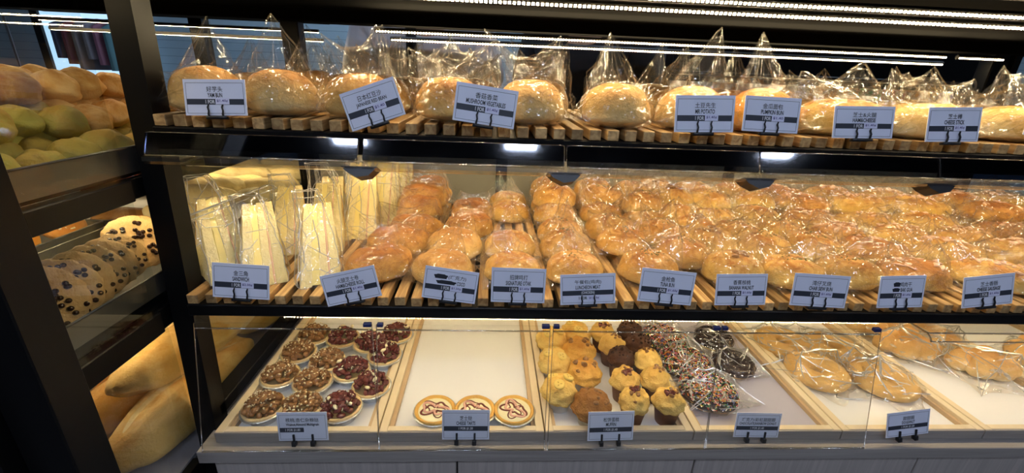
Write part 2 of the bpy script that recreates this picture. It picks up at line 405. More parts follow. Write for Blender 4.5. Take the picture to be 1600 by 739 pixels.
MB_ = MB().box(-.55, 1.95, .878, .886, 1.640, 1.648, c=.001).build('light_rail', 'alu', None, False)
tag(MB_, 'pale aluminium rail between the two front LED strips', 'rail')
led(-.56, 1.95, .865, 1.345, 'warm LED strip under the front of the top tier lighting the middle tier', 0, dm='diode_bright')
led(-.56, 1.95, 1.15, 1.372, 'warm LED strip under the middle of the top tier', 0, dm='diode_bright')
led(-.56, 1.95, .835, 1.012, 'warm LED strip under the front of the middle tier lighting the bottom trays', 0)
led(-.56, 1.95, 1.15, 1.026, 'warm LED strip under the middle of the middle tier', 0)

# acrylic flaps folded up under the top rail
fl = [(228, 560), (567, 882), (887, 1189), (1193, 1477), (1481, 1720)]
for i, (a, b) in enumerate(fl):
    x0 = at(a, 225, Y=.79)[0]; x1 = at(b, 235, Y=.79)[0]
    r = empty('acrylic_flap', ((x0 + x1) / 2, .797, 1.383), rx=-.44, label='smoky acrylic flap under the top rail, %s' % ['the one beside the front post', 'second from the front post', 'third from the front post', 'fourth from the front post', 'fifth, cut off at the display end'][i], cat='acrylic flap', group='acrylic flaps under the top rail')
    L = (x1 - x0) / 2
    m = MB().box(-L, L, -.003, .001, -.040, 0, c=.001); m.build('flap_pane', 'smoked', r, False)
    m = MB(); c = .006
    m.tube([(-L, -.001, -.036), (-L, -.001, -.004), (-L + c, -.001, 0), (L - c, -.001, 0), (L, -.001, -.004), (L, -.001, -.036), (L - c, -.004, -.042), (-L + c, -.004, -.042)], .0011, 6, closed=True)
    m.build('flap_rim', 'acrylic_edge', r)
    m = MB(); pts = [(.0, -.040), (-.006, -.046), (-.004, -.053), (.004, -.056), (.012, -.056)]
    for (y_, z_), (y2, z2) in zip(pts, pts[1:]): m.add([(-L, y_, z_), (L, y_, z_), (L, y2, z2), (-L, y2, z2)], [(0, 1, 2, 3)])
    m.build('flap_lip', 'acrylic_edge', r)
    MB().add([(L - .03, 0, -.05), (L + .035, 0, -.05), (L + .02, 0, -.066), (L, 0, -.070), (L - .02, 0, -.06), (L - .03, .03, -.05), (L + .035, .03, -.05), (L + .02, .03, -.066), (L, .03, -.070), (L - .02, .03, -.06)],
             [(0, 1, 2, 3, 4), (9, 8, 7, 6, 5), (0, 5, 6, 1), (1, 6, 7, 2), (2, 7, 8, 3), (3, 8, 9, 4), (4, 9, 5, 0)]).build('hinge_bracket', 'black_plastic', r, False)
m = MB().box(-.585, -.55, .90, .93, 1.30, 1.352, c=.002); tag(m.build('shelf_bracket', 'black_plastic', None, False), 'small black bracket block under the top tier beside the front post', 'bracket')

# ================================================================== COUNTER, TRAYS, FRONT COVERS
cab = empty('counter_cabinet', (0.6, .75, 0), label='grey wood grain counter cabinet carrying the open bread trays', cat='counter')
def cpart(name, mb, mat):
    o = mb.build(name, mat, cab, False); o.matrix_parent_inverse = Matrix.Translation((-.6, -.75, 0)); o.location = (0, 0, 0); return o
XC0 = -.606
cpart('worktop', MB().box(XC0, XR, .712, YB, .702, .733, c=.0015), 'grey_wood')
cpart('carcass', MB().box(XC0 + .03, XR, .745, YB, 0.0, .70), 'black_steel')
dx = [XC0 + .02] + [at(p, 728, Y=.725)[0] for p in (714, 1084, 1430)] + [XR]
for a, b in zip(dx, dx[1:]): cpart('drawer_front', MB().box(a + .002, b - .002, .725, .745, .45, .692, c=.002), 'drawer_wood')
TX = [-.580, -.233, .134, .476, .828, 1.181, 1.53, 1.88]
tray_names = ['nut tarts', 'cheese tarts', 'muffins', 'sprinkled and chocolate donuts', 'sugared ring donuts', 'knotted ball breads', 'empty end section']
trays = []
for i, (a, b) in enumerate(zip(TX, TX[1:])):
    r = empty('wooden_tray', ((a + b) / 2, .74, .735), label='pale birch wood tray with white liner holding the %s' % tray_names[i], cat='tray', group='birch trays on the counter')
    L = (b - a) / 2 - .0015; D = .52; t = .018
    m = MB(); m.box(-L, -L + t, 0, D, 0, .026, c=.001); m.box(L - t, L, 0, D, 0, .026, c=.001); m.box(-L + t, L - t, D - t, D, 0, .026, c=.001)
    m.box(-L + t, L - t, .002, .016, 0.0, .026, c=.0008)
    m.build('tray_frame', 'birch', r, False)
    MB().box(-L, L, -.0025, .0018, 0, .0245).build('tray_front', 'grey_wood', r, False)
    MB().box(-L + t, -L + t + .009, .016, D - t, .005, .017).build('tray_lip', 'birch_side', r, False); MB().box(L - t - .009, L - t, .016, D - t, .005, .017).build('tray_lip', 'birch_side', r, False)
    MB().box(-L + t, L - t, .016, D - t, .0, .006).build('tray_liner', 'paper_grey' if i == 3 else 'paper_white', r, False)
    trays.append(r)
ZB = .7415
cov = [(303, 581, 316, 593), (588, 860, 592, 850), (865, 1128, 855, 1102), (1130, 1380, 1099, 1348)]
for i, (ta, tb, ba, bb) in enumerate(cov):
    P = [at(ba, 704, Y=.713), at(bb, 703, Y=.713), at(tb, 508, Y=.755), at(ta, 505, Y=.755)]
    zb = .7345; zt = 1.022
    for q, z in zip(P, (zb, zb, zt, zt)): q.z = z
    r = empty('acrylic_cover', (P[0] + P[1]) / 2, label='clear acrylic front cover standing before the tray of %s' % tray_names[i], cat='acrylic cover', group='clear acrylic front covers')
    o = (P[0] + P[1]) / 2; Q = [p - o for p in P]; n = Vector((0, .003, 0)); 
    MB().add([*Q, *[q + n for q in Q]], [(0, 1, 2, 3), (7, 6, 5, 4), (0, 4, 5, 1), (2, 6, 7, 3)]).build('cover_pane', 'acrylic', r, False)
    m = MB(); m.tube([Q[0], Q[3]], .0010, 6); m.tube([Q[1], Q[2]], .0010, 6); m.tube([Q[0] + Vector((0, -.001, .001)), Q[1] + Vector((0, -.001, .001))], .0022, 6)
    # rolled top of the sheet, curving back under the rail
    k = MB(); pr = [(0, 0), (.004, .006), (.012, .009), (.03, .008)]
    for (y1, z1), (y2, z2) in zip(pr, pr[1:]):
        k.add([Q[3] + Vector((0, y1, z1)), Q[2] + Vector((0, y1, z1)), Q[2] + Vector((0, y2, z2)), Q[3] + Vector((0, y2, z2))], [(0, 1, 2, 3)])
    m.tube([Q[3] + Vector((0, 0, -.012)), Q[2] + Vector((0, 0, -.012))], .0018, 6)
    m.build('cover_edge', 'acrylic_edge', r); k.build('cover_lip', 'acrylic', r)
    m = MB().box(-.008, .008, -.003, .006, -.004, .004, c=.001, M=Matrix.Translation(Q[2] + Vector((-.009, 0, -.001)))); m.build('hinge_cap', 'blue_cap', r, False)
    if i: MB().box(-.006, .006, -.003, .006, -.004, .004, c=.001, M=Matrix.Translation(Q[3] + Vector((.007, 0, -.001)))).build('hinge_cap', 'blue_cap', r, False)
r = empty('acrylic_cover', (1.2, .765, 1.012), label='raised acrylic front cover tipped up under the middle rail at the right end', cat='acrylic cover')
MB().box(-.235, .8, 0, .26, -.002, .001).build('cover_pane', 'acrylic', r, False)
MB().tube([(-.235, .26, -.004), (-.235, 0, -.004), (-.232, -.006, -.012), (-.226, -.006, -.022)], .002, 6).tube([(-.235, 0, -.004), (.8, 0, -.004)], .002, 6).tube([(-.226, -.006, -.022), (.8, -.006, -.022)], .0016, 6).build('cover_edge', 'acrylic_edge', r)

# ================================================================== PRICE CARDS
_tc = {}
def text_mesh(body, bold=0.):
    """2-D outline of a line of text, scaled to height 1 for capitals, centred on x"""
    key = (body, bold)
    if key in _tc: return _tc[key]
    cu = bpy.data.curves.new('t', 'FONT'); cu.body = body; cu.size = 1.; cu.offset = bold; cu.resolution_u = 2
    ob = bpy.data.objects.new('t', cu); COL.objects.link(ob)
    dg = bpy.context.evaluated_depsgraph_get(); me = bpy.data.meshes.new_from_object(ob.evaluated_get(dg))
    v = np.array([q.co[:2] for q in me.vertices]) if len(me.vertices) else np.zeros((1, 2)); f = [tuple(p.vertices) for p in me.polygons]
    bpy.data.objects.remove(ob); bpy.data.curves.remove(cu); bpy.data.meshes.remove(me)
    lo, hi = v.min(0), v.max(0); v = (v - [(lo[0] + hi[0]) / 2, lo[1]]) / (hi - lo + 1e-9)
    _tc[key] = (v, f); return _tc[key]
def put_text(m, body, cx, y0, wd, ht, z, bold=0.):
    v, f = text_mesh(body, bold); m.add([(cx + x * wd, y0 + y * ht, z) for x, y in v], f)

def card(quad, Y, cjk, eng, price, kind='sticker', label='', extra=None, lean=.013, group=None, clip='hook'):
    """white card in a black two-pronged clip; local x along the card, y up, z towards the shopper"""
    TL, TR, BR, BL = quad
    bl = at(*BL, Y=Y); br = at(*BR, Y=Y); tl = at(*TL, Y=Y + lean); tr = at(*TR, Y=Y + lean)
    o = (bl + br) / 2; ux = (br - bl + tr - tl).normalized(); upv = (tl + tr - bl - br) / 2
    uy = (upv - ux * upv.dot(ux)); H = uy.length; uy.normalize(); uz = ux.cross(uy); W = ((br - bl).length + (tr - tl).length) / 2
    m = MB().box(-W / 2, W / 2, 0, H, -.0008, .0004)
    r = m.build('price_card', 'card_white', None, False)
    Mx = Matrix([[ux[i], uy[i], uz[i], o[i]] for i in range(3)] + [[0, 0, 0, 1]]); r.matrix_world = Mx
    tag(r, label, 'price card', group)
    z = .0006; a = W * .035; b = H * .055; lw = .0006 if W > .06 else .0005
    g = MB(); x0, x1, y0, y1 = -W / 2 + a, W / 2 - a, b, H - b * 1.7
    for q in ((x0, x1, y0, y0 + lw), (x0, x1, y1 - lw, y1), (x0, x0 + lw, y0, y1), (x1 - lw, x1, y0, y1)): g.add([(q[0], q[2], z), (q[1], q[2], z), (q[1], q[3], z), (q[0], q[3], z)], [(0, 1, 2, 3)])
    g.build('card_border', 'ink', r, False)
    yb0, yb1 = H * .30, H * .46
    g = MB(); xe = x1 if kind != 'short' else x0 + (x1 - x0) * .52
    g.add([(x0, yb0, z), (xe, yb0, z), (xe, yb1, z), (x0, yb1, z)], [(0, 1, 2, 3)]); g.build('card_band', 'ink_band', r, False)
    z2 = z + .0003
    t = MB()
    if kind == 'sausage': pass
    put_text(t, cjk[0], cjk[2] * W if len(cjk) > 2 else 0, H * .655, W * cjk[1], H * .15, z2, .006)
    put_text(t, eng[0], eng[2] * W if len(eng) > 2 else 0, H * .50, W * eng[1], H * .125, z2, .022)
    if extra:
        for e in extra: e(t, W, H, z2)
    t.build('lettering', 'ink', r, False)
    t = MB()
    if kind == 'chicken':
        put_text(t, '(CHICKEN)', 0, yb0 + H * .02, W * .24, H * .115, z2, .03)
        t.build('band_lettering', 'ink_white', r, False)
        t = MB(); put_text(t, '1 FOR', -W * .09, H * .16, W * .15, H * .10, z2, .035); t.build('lettering', 'ink', r, False)
        sx, sy = .11 * W, H * .12
    else:
        if kind == 'printed': put_text(t, '1 FOR ' + price, 0, yb0 + H * .03, W * .30, H * .10, z2, .03)
        elif kind == 'short': put_text(t, '1 FOR ' + price, -W * .20, yb0 + H * .03, W * .30, H * .10, z2, .03)
        else: put_text(t, '1 FOR', -W * .085, yb0 + H * .03, W * .15, H * .105, z2, .03)
        t.build('band_lettering', 'ink_white', r, False); sx, sy = .115 * W, H * .315
    if kind in ('sticker', 'chicken'):
        s_ = MB(); sw, sh = W * .225, H * .165
        s_.add([(sx - sw / 2, sy - .0004, z2 + .0002), (sx + sw / 2, sy - .0004, z2 + .0002), (sx + sw / 2, sy + sh, z2 + .0002), (sx - sw / 2, sy + sh, z2 + .0002)], [(0, 1, 2, 3)])
        so = s_.build('price_sticker', 'sticker', r, False)
        t = MB(); put_text(t, price, sx, sy + sh * .28, sw * .8, sh * .5, z2 + .0004, .02); t.build('sticker_lettering', 'sticker_ink', so, False)
    # clip: foot plate and two hooked prongs
    c = MB(); pw = W * .115
    if clip == 'hook':
        c.box(-W * .17, W * .17, -.006, -.0005, -.006, .003, c=.0008)
        for sx_ in (-pw, pw): c.tube([(sx_, -.004, .001), (sx_, .002, .0034), (sx_ + .001, H * .12, .0036), (sx_ - .0008, H * .22, .003), (sx_ + .0008, H * .30, .0026)], [.0019, .0018, .0016, .0016, .0012], 6)
    else:
        for sx_ in (-W * .19, W * .19):
            c.box(sx_ - .0022, sx_ + .0022, -.004, H * .24, .0012, .004, c=.0006); c.box(sx_ - .005, sx_ + .004, -.012, -.0005, -.004, .006, c=.0008)
    c.build('card_clip', 'black_plastic', r)
    return r
CT, CMid, CB = .790, .766, .7265
GT, GM_, GB = 'price cards on the top rail', 'price cards on the middle rail', 'price cards before the counter trays'
card([(293, 124), (388, 124), (388, 181), (290, 180)], CT, ('好芋头', .26), ('YAM BUN', .24), '$1.40¢', label='white price card reading YAM BUN, upright at the left end of the top tier', group=GT)
card([(534, 146), (618, 118), (634, 178), (551, 206)], CT, ('日本红豆沙', .43), ('JAPANESE RED BEAN', .56), '$1.40', label='white price card reading JAPANESE RED BEAN, tilted up to one side', group=GT)
card([(715, 127), (810, 143), (803, 202), (706, 187)], CT, ('香菇香菜', .36), ('MUSHROOM VEGETABLES', .64), '$1.40¢', label='white price card reading MUSHROOM VEGETABLES, slightly tilted', group=GT)
card([(1056, 149), (1149, 149), (1145, 207), (1053, 206)], CT, ('土豆先生', .35), ('MR POTATO', .33), '$1.40¢', label='white potato bun price card, upright, next to the PUMPKIN BUN card', group=GT)
card([(1164, 149), (1252, 154), (1245, 209), (1159, 204)], CT, ('金瓜面包', .36), ('PUMPKIN BUN', .40), '$1.40', label='white price card reading PUMPKIN BUN on the top tier', group=GT)
card([(1296, 166), (1391, 166), (1393, 217), (1300, 215)], CT, ('芝士&火腿', .39), ('HAM&CHEESE', .38), '$1.40¢', label='white price card reading HAM&CHEESE on the top tier', group=GT)
card([(1440, 167), (1523, 168), (1527, 221), (1445, 222)], CT, ('芝士棒', .27), ('CHEESE STICK', .38), '$1.40¢', label='white price card reading CHEESE STICK on the top tier', group=GT)
r = MB().box(0, .09, 0, .05, -.0008, .0004).build('price_card', 'card_white', None, False); r.location = at(1598, 210, Y=CT); r.rotation_euler = (1.36, 0.12, 0)
tag(r, 'price card cut off at the edge, past the CHEESE STICK card on the top tier', 'price card', GT)
MB().add([(.004, .003, .0006), (.086, .003, .0006), (.086, .0036, .0006), (.004, .0036, .0006), (.004, .003, .0006), (.0046, .003, .0006), (.0046, .045, .0006), (.004, .045, .0006), (.004, .0444, .0006), (.086, .0444, .0006), (.086, .045, .0006), (.004, .045, .0006)], [(0, 1, 2, 3), (4, 5, 6, 7), (8, 9, 10, 11)]).build('card_border', 'ink', r, False)
MB().add([(.004, .016, .0006), (.086, .016, .0006), (.086, .024, .0006), (.004, .024, .0006)], [(0, 1, 2, 3)]).build('card_band', 'ink_band', r, False)

card([(333, 409), (421, 416), (422, 468), (332, 464)], CMid, ('金三角', .25), ('SANDWICH', .29), '$2.00¢', label='white price card reading SANDWICH on the middle rail', group=GM_)
card([(496, 433), (581, 414), (597, 462), (513, 479)], CMid, ('火腿芝士卷', .40, -.02), ('HAM&CHEESE ROLL', .52), '$1.40¢', label='white price card reading HAM&CHEESE ROLL, tilted on the middle rail', group=GM_)
def scrib(x0, x1, y0, y1):
    def f(t, W, H, z):
        n = 14; pts = []
        for i in range(n + 1):
            a = 2 * PI * i / n; k = 1 + .12 * math.sin(5 * a); pts.append(((x0 + x1) / 2 * W + math.copysign(abs(math.cos(a)) ** .5, math.cos(a)) * (x1 - x0) / 2 * W * k, (y0 + y1) / 2 * H + math.copysign(abs(math.sin(a)) ** .7, math.sin(a)) * (y1 - y0) / 2 * H * k, z + .0001))
        t.add(pts[:-1], [tuple(range(n))])
    return f
card([(663, 414), (746, 426), (742, 475), (658, 464)], CMid, ('(巧克力)', .33, .11), ('COCO', .15, .19), '$1.50¢', extra=[scrib(-.32, -.07, .66, .80), scrib(-.27, .10, .50, .62)], label='white price card reading COCO with two words blacked out', group=GM_)
card([(769, 418), (853, 420), (851, 474), (766, 471)], CMid, ('招牌鸣打', .33), ('SIGNATURE OTAK', .47), '$1.60¢', label='white price card reading SIGNATURE OTAK on the middle rail', group=GM_)
card([(874, 429), (961, 427), (961, 473), (876, 477)], CMid, ('午餐包(鸡肉)', .48), ('LUNCHEON MEAT', .45), '$1.50¢', kind='chicken', label='white price card reading LUNCHEON MEAT (CHICKEN) on the middle rail', group=GM_)
card([(998, 418), (1082, 425), (1079, 478), (995, 469)], CMid, ('金枪鱼', .25), ('TUNA BUN', .26), '$1.60¢', label='white price card reading TUNA BUN on the middle rail', group=GM_)
card([(1115, 428), (1195, 428), (1195, 476), (1116, 477)], CMid, ('香蕉核桃', .34), ('BANANA WALNUT', .48), '$1.60¢', label='white price card reading BANANA WALNUT on the middle rail', group=GM_)
card([(1235, 426), (1322, 431), (1319, 482), (1233, 476)], CMid, ('湾仔叉烧', .34), ('CHAR SIEW BUN', .42), '$1.60¢', label='white price card reading CHAR SIEW BUN on the middle rail', group=GM_)
card([(1367, 431), (1440, 431), (1439, 479), (1370, 482)], CMid, ('鸡肉干', .25, .07), ('BAK GUA', .26, .10), '$1.60¢', extra=[scrib(-.20, -.05, .66, .80), scrib(-.21, -.05, .50, .62)], label='white price card reading BAK GUA with part of its name blacked out', group=GM_)
card([(1485, 436), (1565, 428), (1581, 474), (1502, 482)], CMid, ('芝士香肠', .34), ('CHEESE SAUSAGE', .46), '$1.60¢', label='white price card reading CHEESE SAUSAGE, tilted on the middle rail', group=GM_)

card([(436, 644), (514, 644), (514, 687), (436, 689)], CB, ('核桃,杏仁杂粮挞', .66), ('Walnut,Almond Multigrain', .66), '$1.80', kind='short', clip='feet', lean=.010, label='white price card reading Walnut,Almond Multigrain before the nut tarts', group=GB)
card([(693, 640), (766, 641), (765, 686), (690, 687)], CB, ('芝士挞', .26), ('CHEESE TARTS', .40), '$1.30', kind='printed', clip='feet', lean=.010, label='white price card reading CHEESE TARTS before the cheese tarts', group=GB)
card([(918, 644), (989, 642), (989, 687), (917, 689)], CB, ('松饼蛋糕', .34), ('MUFFIN', .22), '$1.40', kind='printed', clip='feet', lean=.010, label='white price card reading MUFFIN before the muffin tray', group=GB)
card([(1147, 645), (1217, 645), (1215, 684), (1145, 682)], CB, ('巧克力/彩虹甜甜圈', .74), ('CHOCOLATE,RAINBOW DONUT', .82), '$1.40', kind='printed', clip='feet', lean=.010, label='white price card reading CHOCOLATE,RAINBOW DONUT before the sprinkled donuts', group=GB)
card([(1384, 646), (1451, 639), (1450, 676), (1384, 685)], CB, ('甜甜圈', .26), ('DOUGHNUT', .30), '$1.20', kind='printed', clip='feet', lean=.010, label='white price card reading DOUGHNUT before the sugared ring donuts', group=GB)

# ================================================================== FILM BAGS
ICO = {}
def ico(sub):
    if sub not in ICO:
        bm = bmesh.new(); bmesh.ops.create_icosphere(bm, subdivisions=sub, radius=1.)
        ICO[sub] = ([v.co.copy() for v in bm.verts], [[v.index for v in f.verts] for f in bm.faces]); bm.free()
    return ICO[sub]
def bag_mesh(a, b, h, seed, peak=.05, npk=2, flare=.03, sub=4, crum=.0022, lean=(0, .3), folds=.42, creases=46):  # folds: threshold for the painted glint patches
    """clear film pulled over a bun of half-widths a, b and height h: flat pinched corners stand up, the hem flares on the shelf"""
    r = random.Random(seed); V, Fc = ico(sub); pk = []
    for k in range(npk):
        az = (-.6 + 1.2 * (k / max(1, npk - 1)) if npk > 1 else 0) + r.uniform(-.3, .3)
        pk.append((Vector((math.sin(az) + lean[0], lean[1] * r.uniform(.2, 1.), 1.0)).normalized(), peak * r.uniform(.75, 1.05), r.uniform(.8, 1.15), r.uniform(.22, .40), r.uniform(-.5, .5)))
    for k in range(4):       # hem corners
        ang = PI / 4 + k * PI / 2 + r.uniform(-.4, .4)
        pk.append((Vector((math.cos(ang), math.sin(ang), -.15)).normalized(), flare * r.uniform(.7, 1.5), .55, .45, 0))
    for k in range(7):       # small folds
        ang = r.uniform(0, 2 * PI); pk.append((Vector((math.cos(ang), math.sin(ang), r.uniform(.2, 1.2))).normalized(), .014 * r.uniform(.5, 1.5), r.uniform(.3, .8), .12, r.uniform(-1.5, 1.5)))
    off = Vector((seed * 1.3, seed * .7, 3)); axes = []
    for (pd, hh, wx, wy, tw) in pk:
        u = Vector((math.cos(tw), math.sin(tw), 0)); u = (u - pd * u.dot(pd)).normalized(); axes.append((u, pd.cross(u)))
    def pos(d):
        q = Vector((d.x * a * 1.07, d.y * b * 1.07, (d.z * h * .80 if d.z > 0 else max(d.z, -.55) * h * .5)))
        best = None
        for k_, ((pd, hh, wx, wy, tw), (u, v2)) in enumerate(zip(pk, axes)):
            if d.dot(pd) < .1: continue
            rr = math.hypot(d.dot(u) / wx, d.dot(v2) / wy)
            if rr >= 1: continue
            if k_ < npk:
                c = pd * hh * (1 - rr) ** 1.45 * 1.25
                if best is None or c.length > best.length: best = c
            else: q += pd * hh * (1 - rr) ** 1.1
        if best is not None: q += best
        return q + d * (noise.noise(d * 5 + off) * .006)
    vs = [pos(d) + Vector((r.uniform(-1, 1), r.uniform(-1, 1), r.uniform(-1, 1))) * crum * .5 for d in V]
    zm = min(v.z for v in vs)
    def gz(v): return (v[0], v[1], max(v[2] - zm, .0012) if v[2] - zm > .004 else .0012 + (v[2] - zm) * .2)
    m = MB(); m.add([gz(v) for v in vs], Fc)
    for k, f in enumerate(Fc):       # patches standing for glints where the film lies in several layers
        c = (V[f[0]] + V[f[1]] + V[f[2]]) / 3
        if noise.noise(c * 4.5 + off * 2) + .35 * noise.noise(c * 13 + off) > folds: m.mi[k] = 2
    m.cur = 1
    # fold lines from the pinched corners, standing for highlight streaks on the film
    def line(d0, d1, rad, wob=.0):
        n = 9; pts = []
        for i in range(n + 1):
            t = i / n; d = (d0 * (1 - t) + d1 * t)
            if d.length < .05: return
            d.normalize(); q = pos(d); g = gz(q); pts.append(Vector(g) + d * .0006)
        m.tube(pts, [rad * (.45 + .9 * math.sin(PI * min(1, (i + .6) / n)) ** .6) for i in range(n + 1)], 4, cap=False)
    for k, ((pd, hh, wx, wy, tw), (u, v2)) in enumerate(zip(pk, axes)):
        if k < npk:
            for sgn in (-1, 1): line(pd, (pd + u * sgn * wx * 1.1).normalized(), .0013)
            for q in range(5): an = r.uniform(0, 2 * PI); line(pd, (pd + (u * math.cos(an) + v2 * math.sin(an)) * r.uniform(.5, 1.6)).normalized(), r.uniform(.0005, .0013))
        elif k < npk + 4 and r.random() < .8:
            for q in range(2): line(pd, Vector((r.uniform(-1, 1), r.uniform(-1, 1), r.uniform(.2, 1))).normalized(), r.uniform(.0005, .0011))
    for q in range(creases):
        d0 = Vector((r.uniform(-1, 1), r.uniform(-1, 1), r.uniform(-.1, 1))).normalized(); d1 = (d0 + Vector((r.uniform(-1, 1), r.uniform(-1, 1), r.uniform(-.5, .5))) * r.uniform(.2, .8)).normalized()
        line(d0, d1, r.uniform(.0004, .0011))
    return m
from mathutils.bvhtree import BVHTree
def surf(mb):
    """height of a built lump above a point of its base"""
    bv = BVHTree.FromPolygons(mb.v, mb.f)
    def f(x, y):
        h = bv.ray_cast(Vector((x, y, 1)), Vector((0, 0, -1)))
        return h[0].z if h[0] is not None else None
    return f

def chips(m, n, a, b, h, seed, size, flat=.5, r0=0., r1=.8, zf=None, elong=1.):
    """n small lumps seated on a dome of half-widths a, b and height h"""
    r = random.Random(seed); V, Fc = ico(1)
    for k in range(n):
        rr = math.sqrt(r.uniform(r0 * r0, r1 * r1)); an = r.uniform(0, 2 * PI)
        x, y = rr * math.cos(an) * a, rr * math.sin(an) * b
        if zf and zf(x, y) is None: continue
        z = (zf(x, y) if zf else h * (.25 + .72 * (1 - rr ** 2.3) ** (1 / 2.3)))
        s = size * r.uniform(.7, 1.25); M = T(x, y, z, r.uniform(-.5, .5), r.uniform(-.5, .5), r.uniform(0, 6.3), (s * elong, s, s * flat))
        m.add([v * (1 + .25 * noise.noise(v * 2 + Vector((k, seed, 0)))) for v in V], Fc, M)
    return m

# ------------------------------------------------------------------ bun prototypes (several of each kind)
def wrapped(name, cat, a, b, h, mat, seed, peak, npk, fn=None, topping=None, film='film', flat=.3, sq=2.4, amp=.04, flare=.03, nu=28, nv=16, freq=1.6, bagk=1.):
    r = empty(name, (0, 0, 0), label='x', cat=cat)
    bl = MB().blob(a, b, h, seed, nu, nv, flat, sq, amp, freq, fn); bl.build('bread', mat, r)
    if topping:
        m = MB(); topping(m, a, b, h, seed, surf(bl)); m.build(topping.__name__, topping.mat, r)
    g = bag_mesh(a * bagk, b * bagk, h * 1.08, seed, peak, npk, flare).build('plastic_bag', film, r, False)
    return Proto(r)
def herb_flakes(m, a, b, h, s, zf): chips(m, 34, a, b, h, s, .0022, .4, 0, .42, zf=zf)
herb_flakes.mat = 'herb'
def walnut_pieces(m, a, b, h, s, zf): chips(m, 9, a, b, h, s, .009, .6, 0, .35, zf=zf)
walnut_pieces.mat = 'walnut'
def meat_floss(m, a, b, h, s, zf): chips(m, 20, a, b, h, s, .006, .35, 0, .7, elong=2., zf=zf)
meat_floss.mat = 'ham'
def crease(d, u, z): return 1 - (.10 * math.exp(-(d.y / .09) ** 2) if z > 0 else 0)
def swirl(d, u, z): return 1 + .085 * (abs(math.sin(4.5 * (d.x + .5 * math.sin(d.y * 2.2)) + 2.5 * z)) - .5)
def rolled(d, u, z): return 1 + .10 * (abs(math.sin(5.2 * d.x + 1.4 * d.y)) ** .6 - .6)
def braid(d, u, z): return 1 + .12 * (abs(math.sin(3.4 * d.y + 1.2 * d.x)) ** .7 - .6)

def place_rows(protos, X, ys, z, fmt, group, jx=.006, zl=None, sc_=(.95, 1.05), rots=(-.3, .3), stack=None, x_by=None, upper=True):
    for i, y in enumerate(ys):
        p = protos[RN.randrange(len(protos))]
        x = X + (x_by[i] if x_by else 0) + RN.uniform(-jx, jx)
        dz = stack[i] if stack else 0
        p.put((x, y + RN.uniform(-.006, .006), z + dz), (0, 0, RN.uniform(*rots)), fmt % ORD[i], group, RN.uniform(*sc_))
        if y > 1.15 and upper: protos[RN.randrange(len(protos))].put((x + RN.uniform(-.01, .01), min(y + .045, 1.415), z + .050), (RN.uniform(-.1, .1), 0, RN.uniform(*rots)), fmt % (ORD[i] + ' upper'), group, RN.uniform(*sc_))

# ---- top tier
top_front = [(-.530, 'bun_soft', 'large round yam bun in a tall peaked bag behind the YAM BUN card', 1),
             (-.395, 'bun_soft', 'large round bun in a peaked bag between the YAM BUN and JAPANESE RED BEAN cards', 1),
             (-.250, 'bun_gold', 'round red bean bun in a bag behind the JAPANESE RED BEAN card', 0),
             (-.080, 'bun_gold', 'bagged bun between the JAPANESE RED BEAN and MUSHROOM VEGETABLES cards', 0),
             (.075, 'bun_soft', 'oval bun in a bag just past the MUSHROOM VEGETABLES card', 2),
             (.245, 'bun_soft', 'pale bun in a tall peaked bag between the MUSHROOM VEGETABLES and potato bun cards', 1),
             (.395, 'bun_soft', 'round bun in a bag behind the potato bun card', 1),
             (.540, 'bun_pumpkin', 'orange pumpkin bun in a peaked bag behind the PUMPKIN BUN card', 1)]
tops = {}
for i, (x, mt, lb, pkk) in enumerate(top_front):
    a, b, h = (.066, .056, .072)
    p = wrapped('bagged_bun', 'bun', a, b, h, mt, 40 + i, [.072, .092, .084][pkk], [3, 1, 2][pkk], amp=.03, flare=.024)
    tops[i] = p; p.put((x, .872, ZTS), (0, 0, RN.uniform(-.15, .15)), lb, 'bagged buns on the top tier')
names2 = ['yam bun', 'second bun', 'red bean bun', 'bun beside the red bean bun', 'oval bun', 'tallest bagged bun', 'potato bun', 'pumpkin bun']
for row, yy in ((1, 1.01), (2, 1.15), (3, 1.28)):
    for i, (x, mt, lb, pkk) in enumerate(top_front):
        if row == 3 and i % 2: continue
        tops[i].put((x + RN.uniform(-.015, .015) + .02 * row, yy, ZTS), (0, 0, RN.uniform(-.5, .5)), 'top tier bagged bun, %s row, behind the %s' % (ORD[row], names2[i]), 'rear bagged buns on the top tier', RN.uniform(.86, 1.0))
longp = [wrapped('bagged_roll', 'roll', .098, .050, .060, 'roll_pale' if k else 'bun_yellow', 60 + k, .060, 3, fn=crease if k else None, amp=.025, sq=2.8, flare=.02, nu=32) for k in range(3)]
for i, (x, k, lb) in enumerate([(.705, 0, 'long yellow ham and cheese roll in a bag behind the HAM&CHEESE card'), (.885, 1, 'bagged pale long roll between the HAM&CHEESE and CHEESE STICK cards'), (1.085, 2, 'long pale cheese stick roll in a bag past the CHEESE STICK card')]):
    longp[k].put((x, .868, ZTS), (0, 0, RN.uniform(-.1, .1)), lb, 'bagged long rolls on the top tier')
for row, yy in ((1, .99), (2, 1.12), (3, 1.24)):
    for i, x in enumerate((.72, .93, 1.14, 1.35)):
        longp[(i + row) % 3].put((x + .03 * row, yy, ZTS), (0, 0, RN.uniform(-.15, .15)), 'top tier bagged long roll, %s row, %s from the pumpkin buns' % (ORD[row], ['first', 'second', 'third', 'fourth'][i]), 'rear bagged long rolls on the top tier', RN.uniform(.85, 1.))

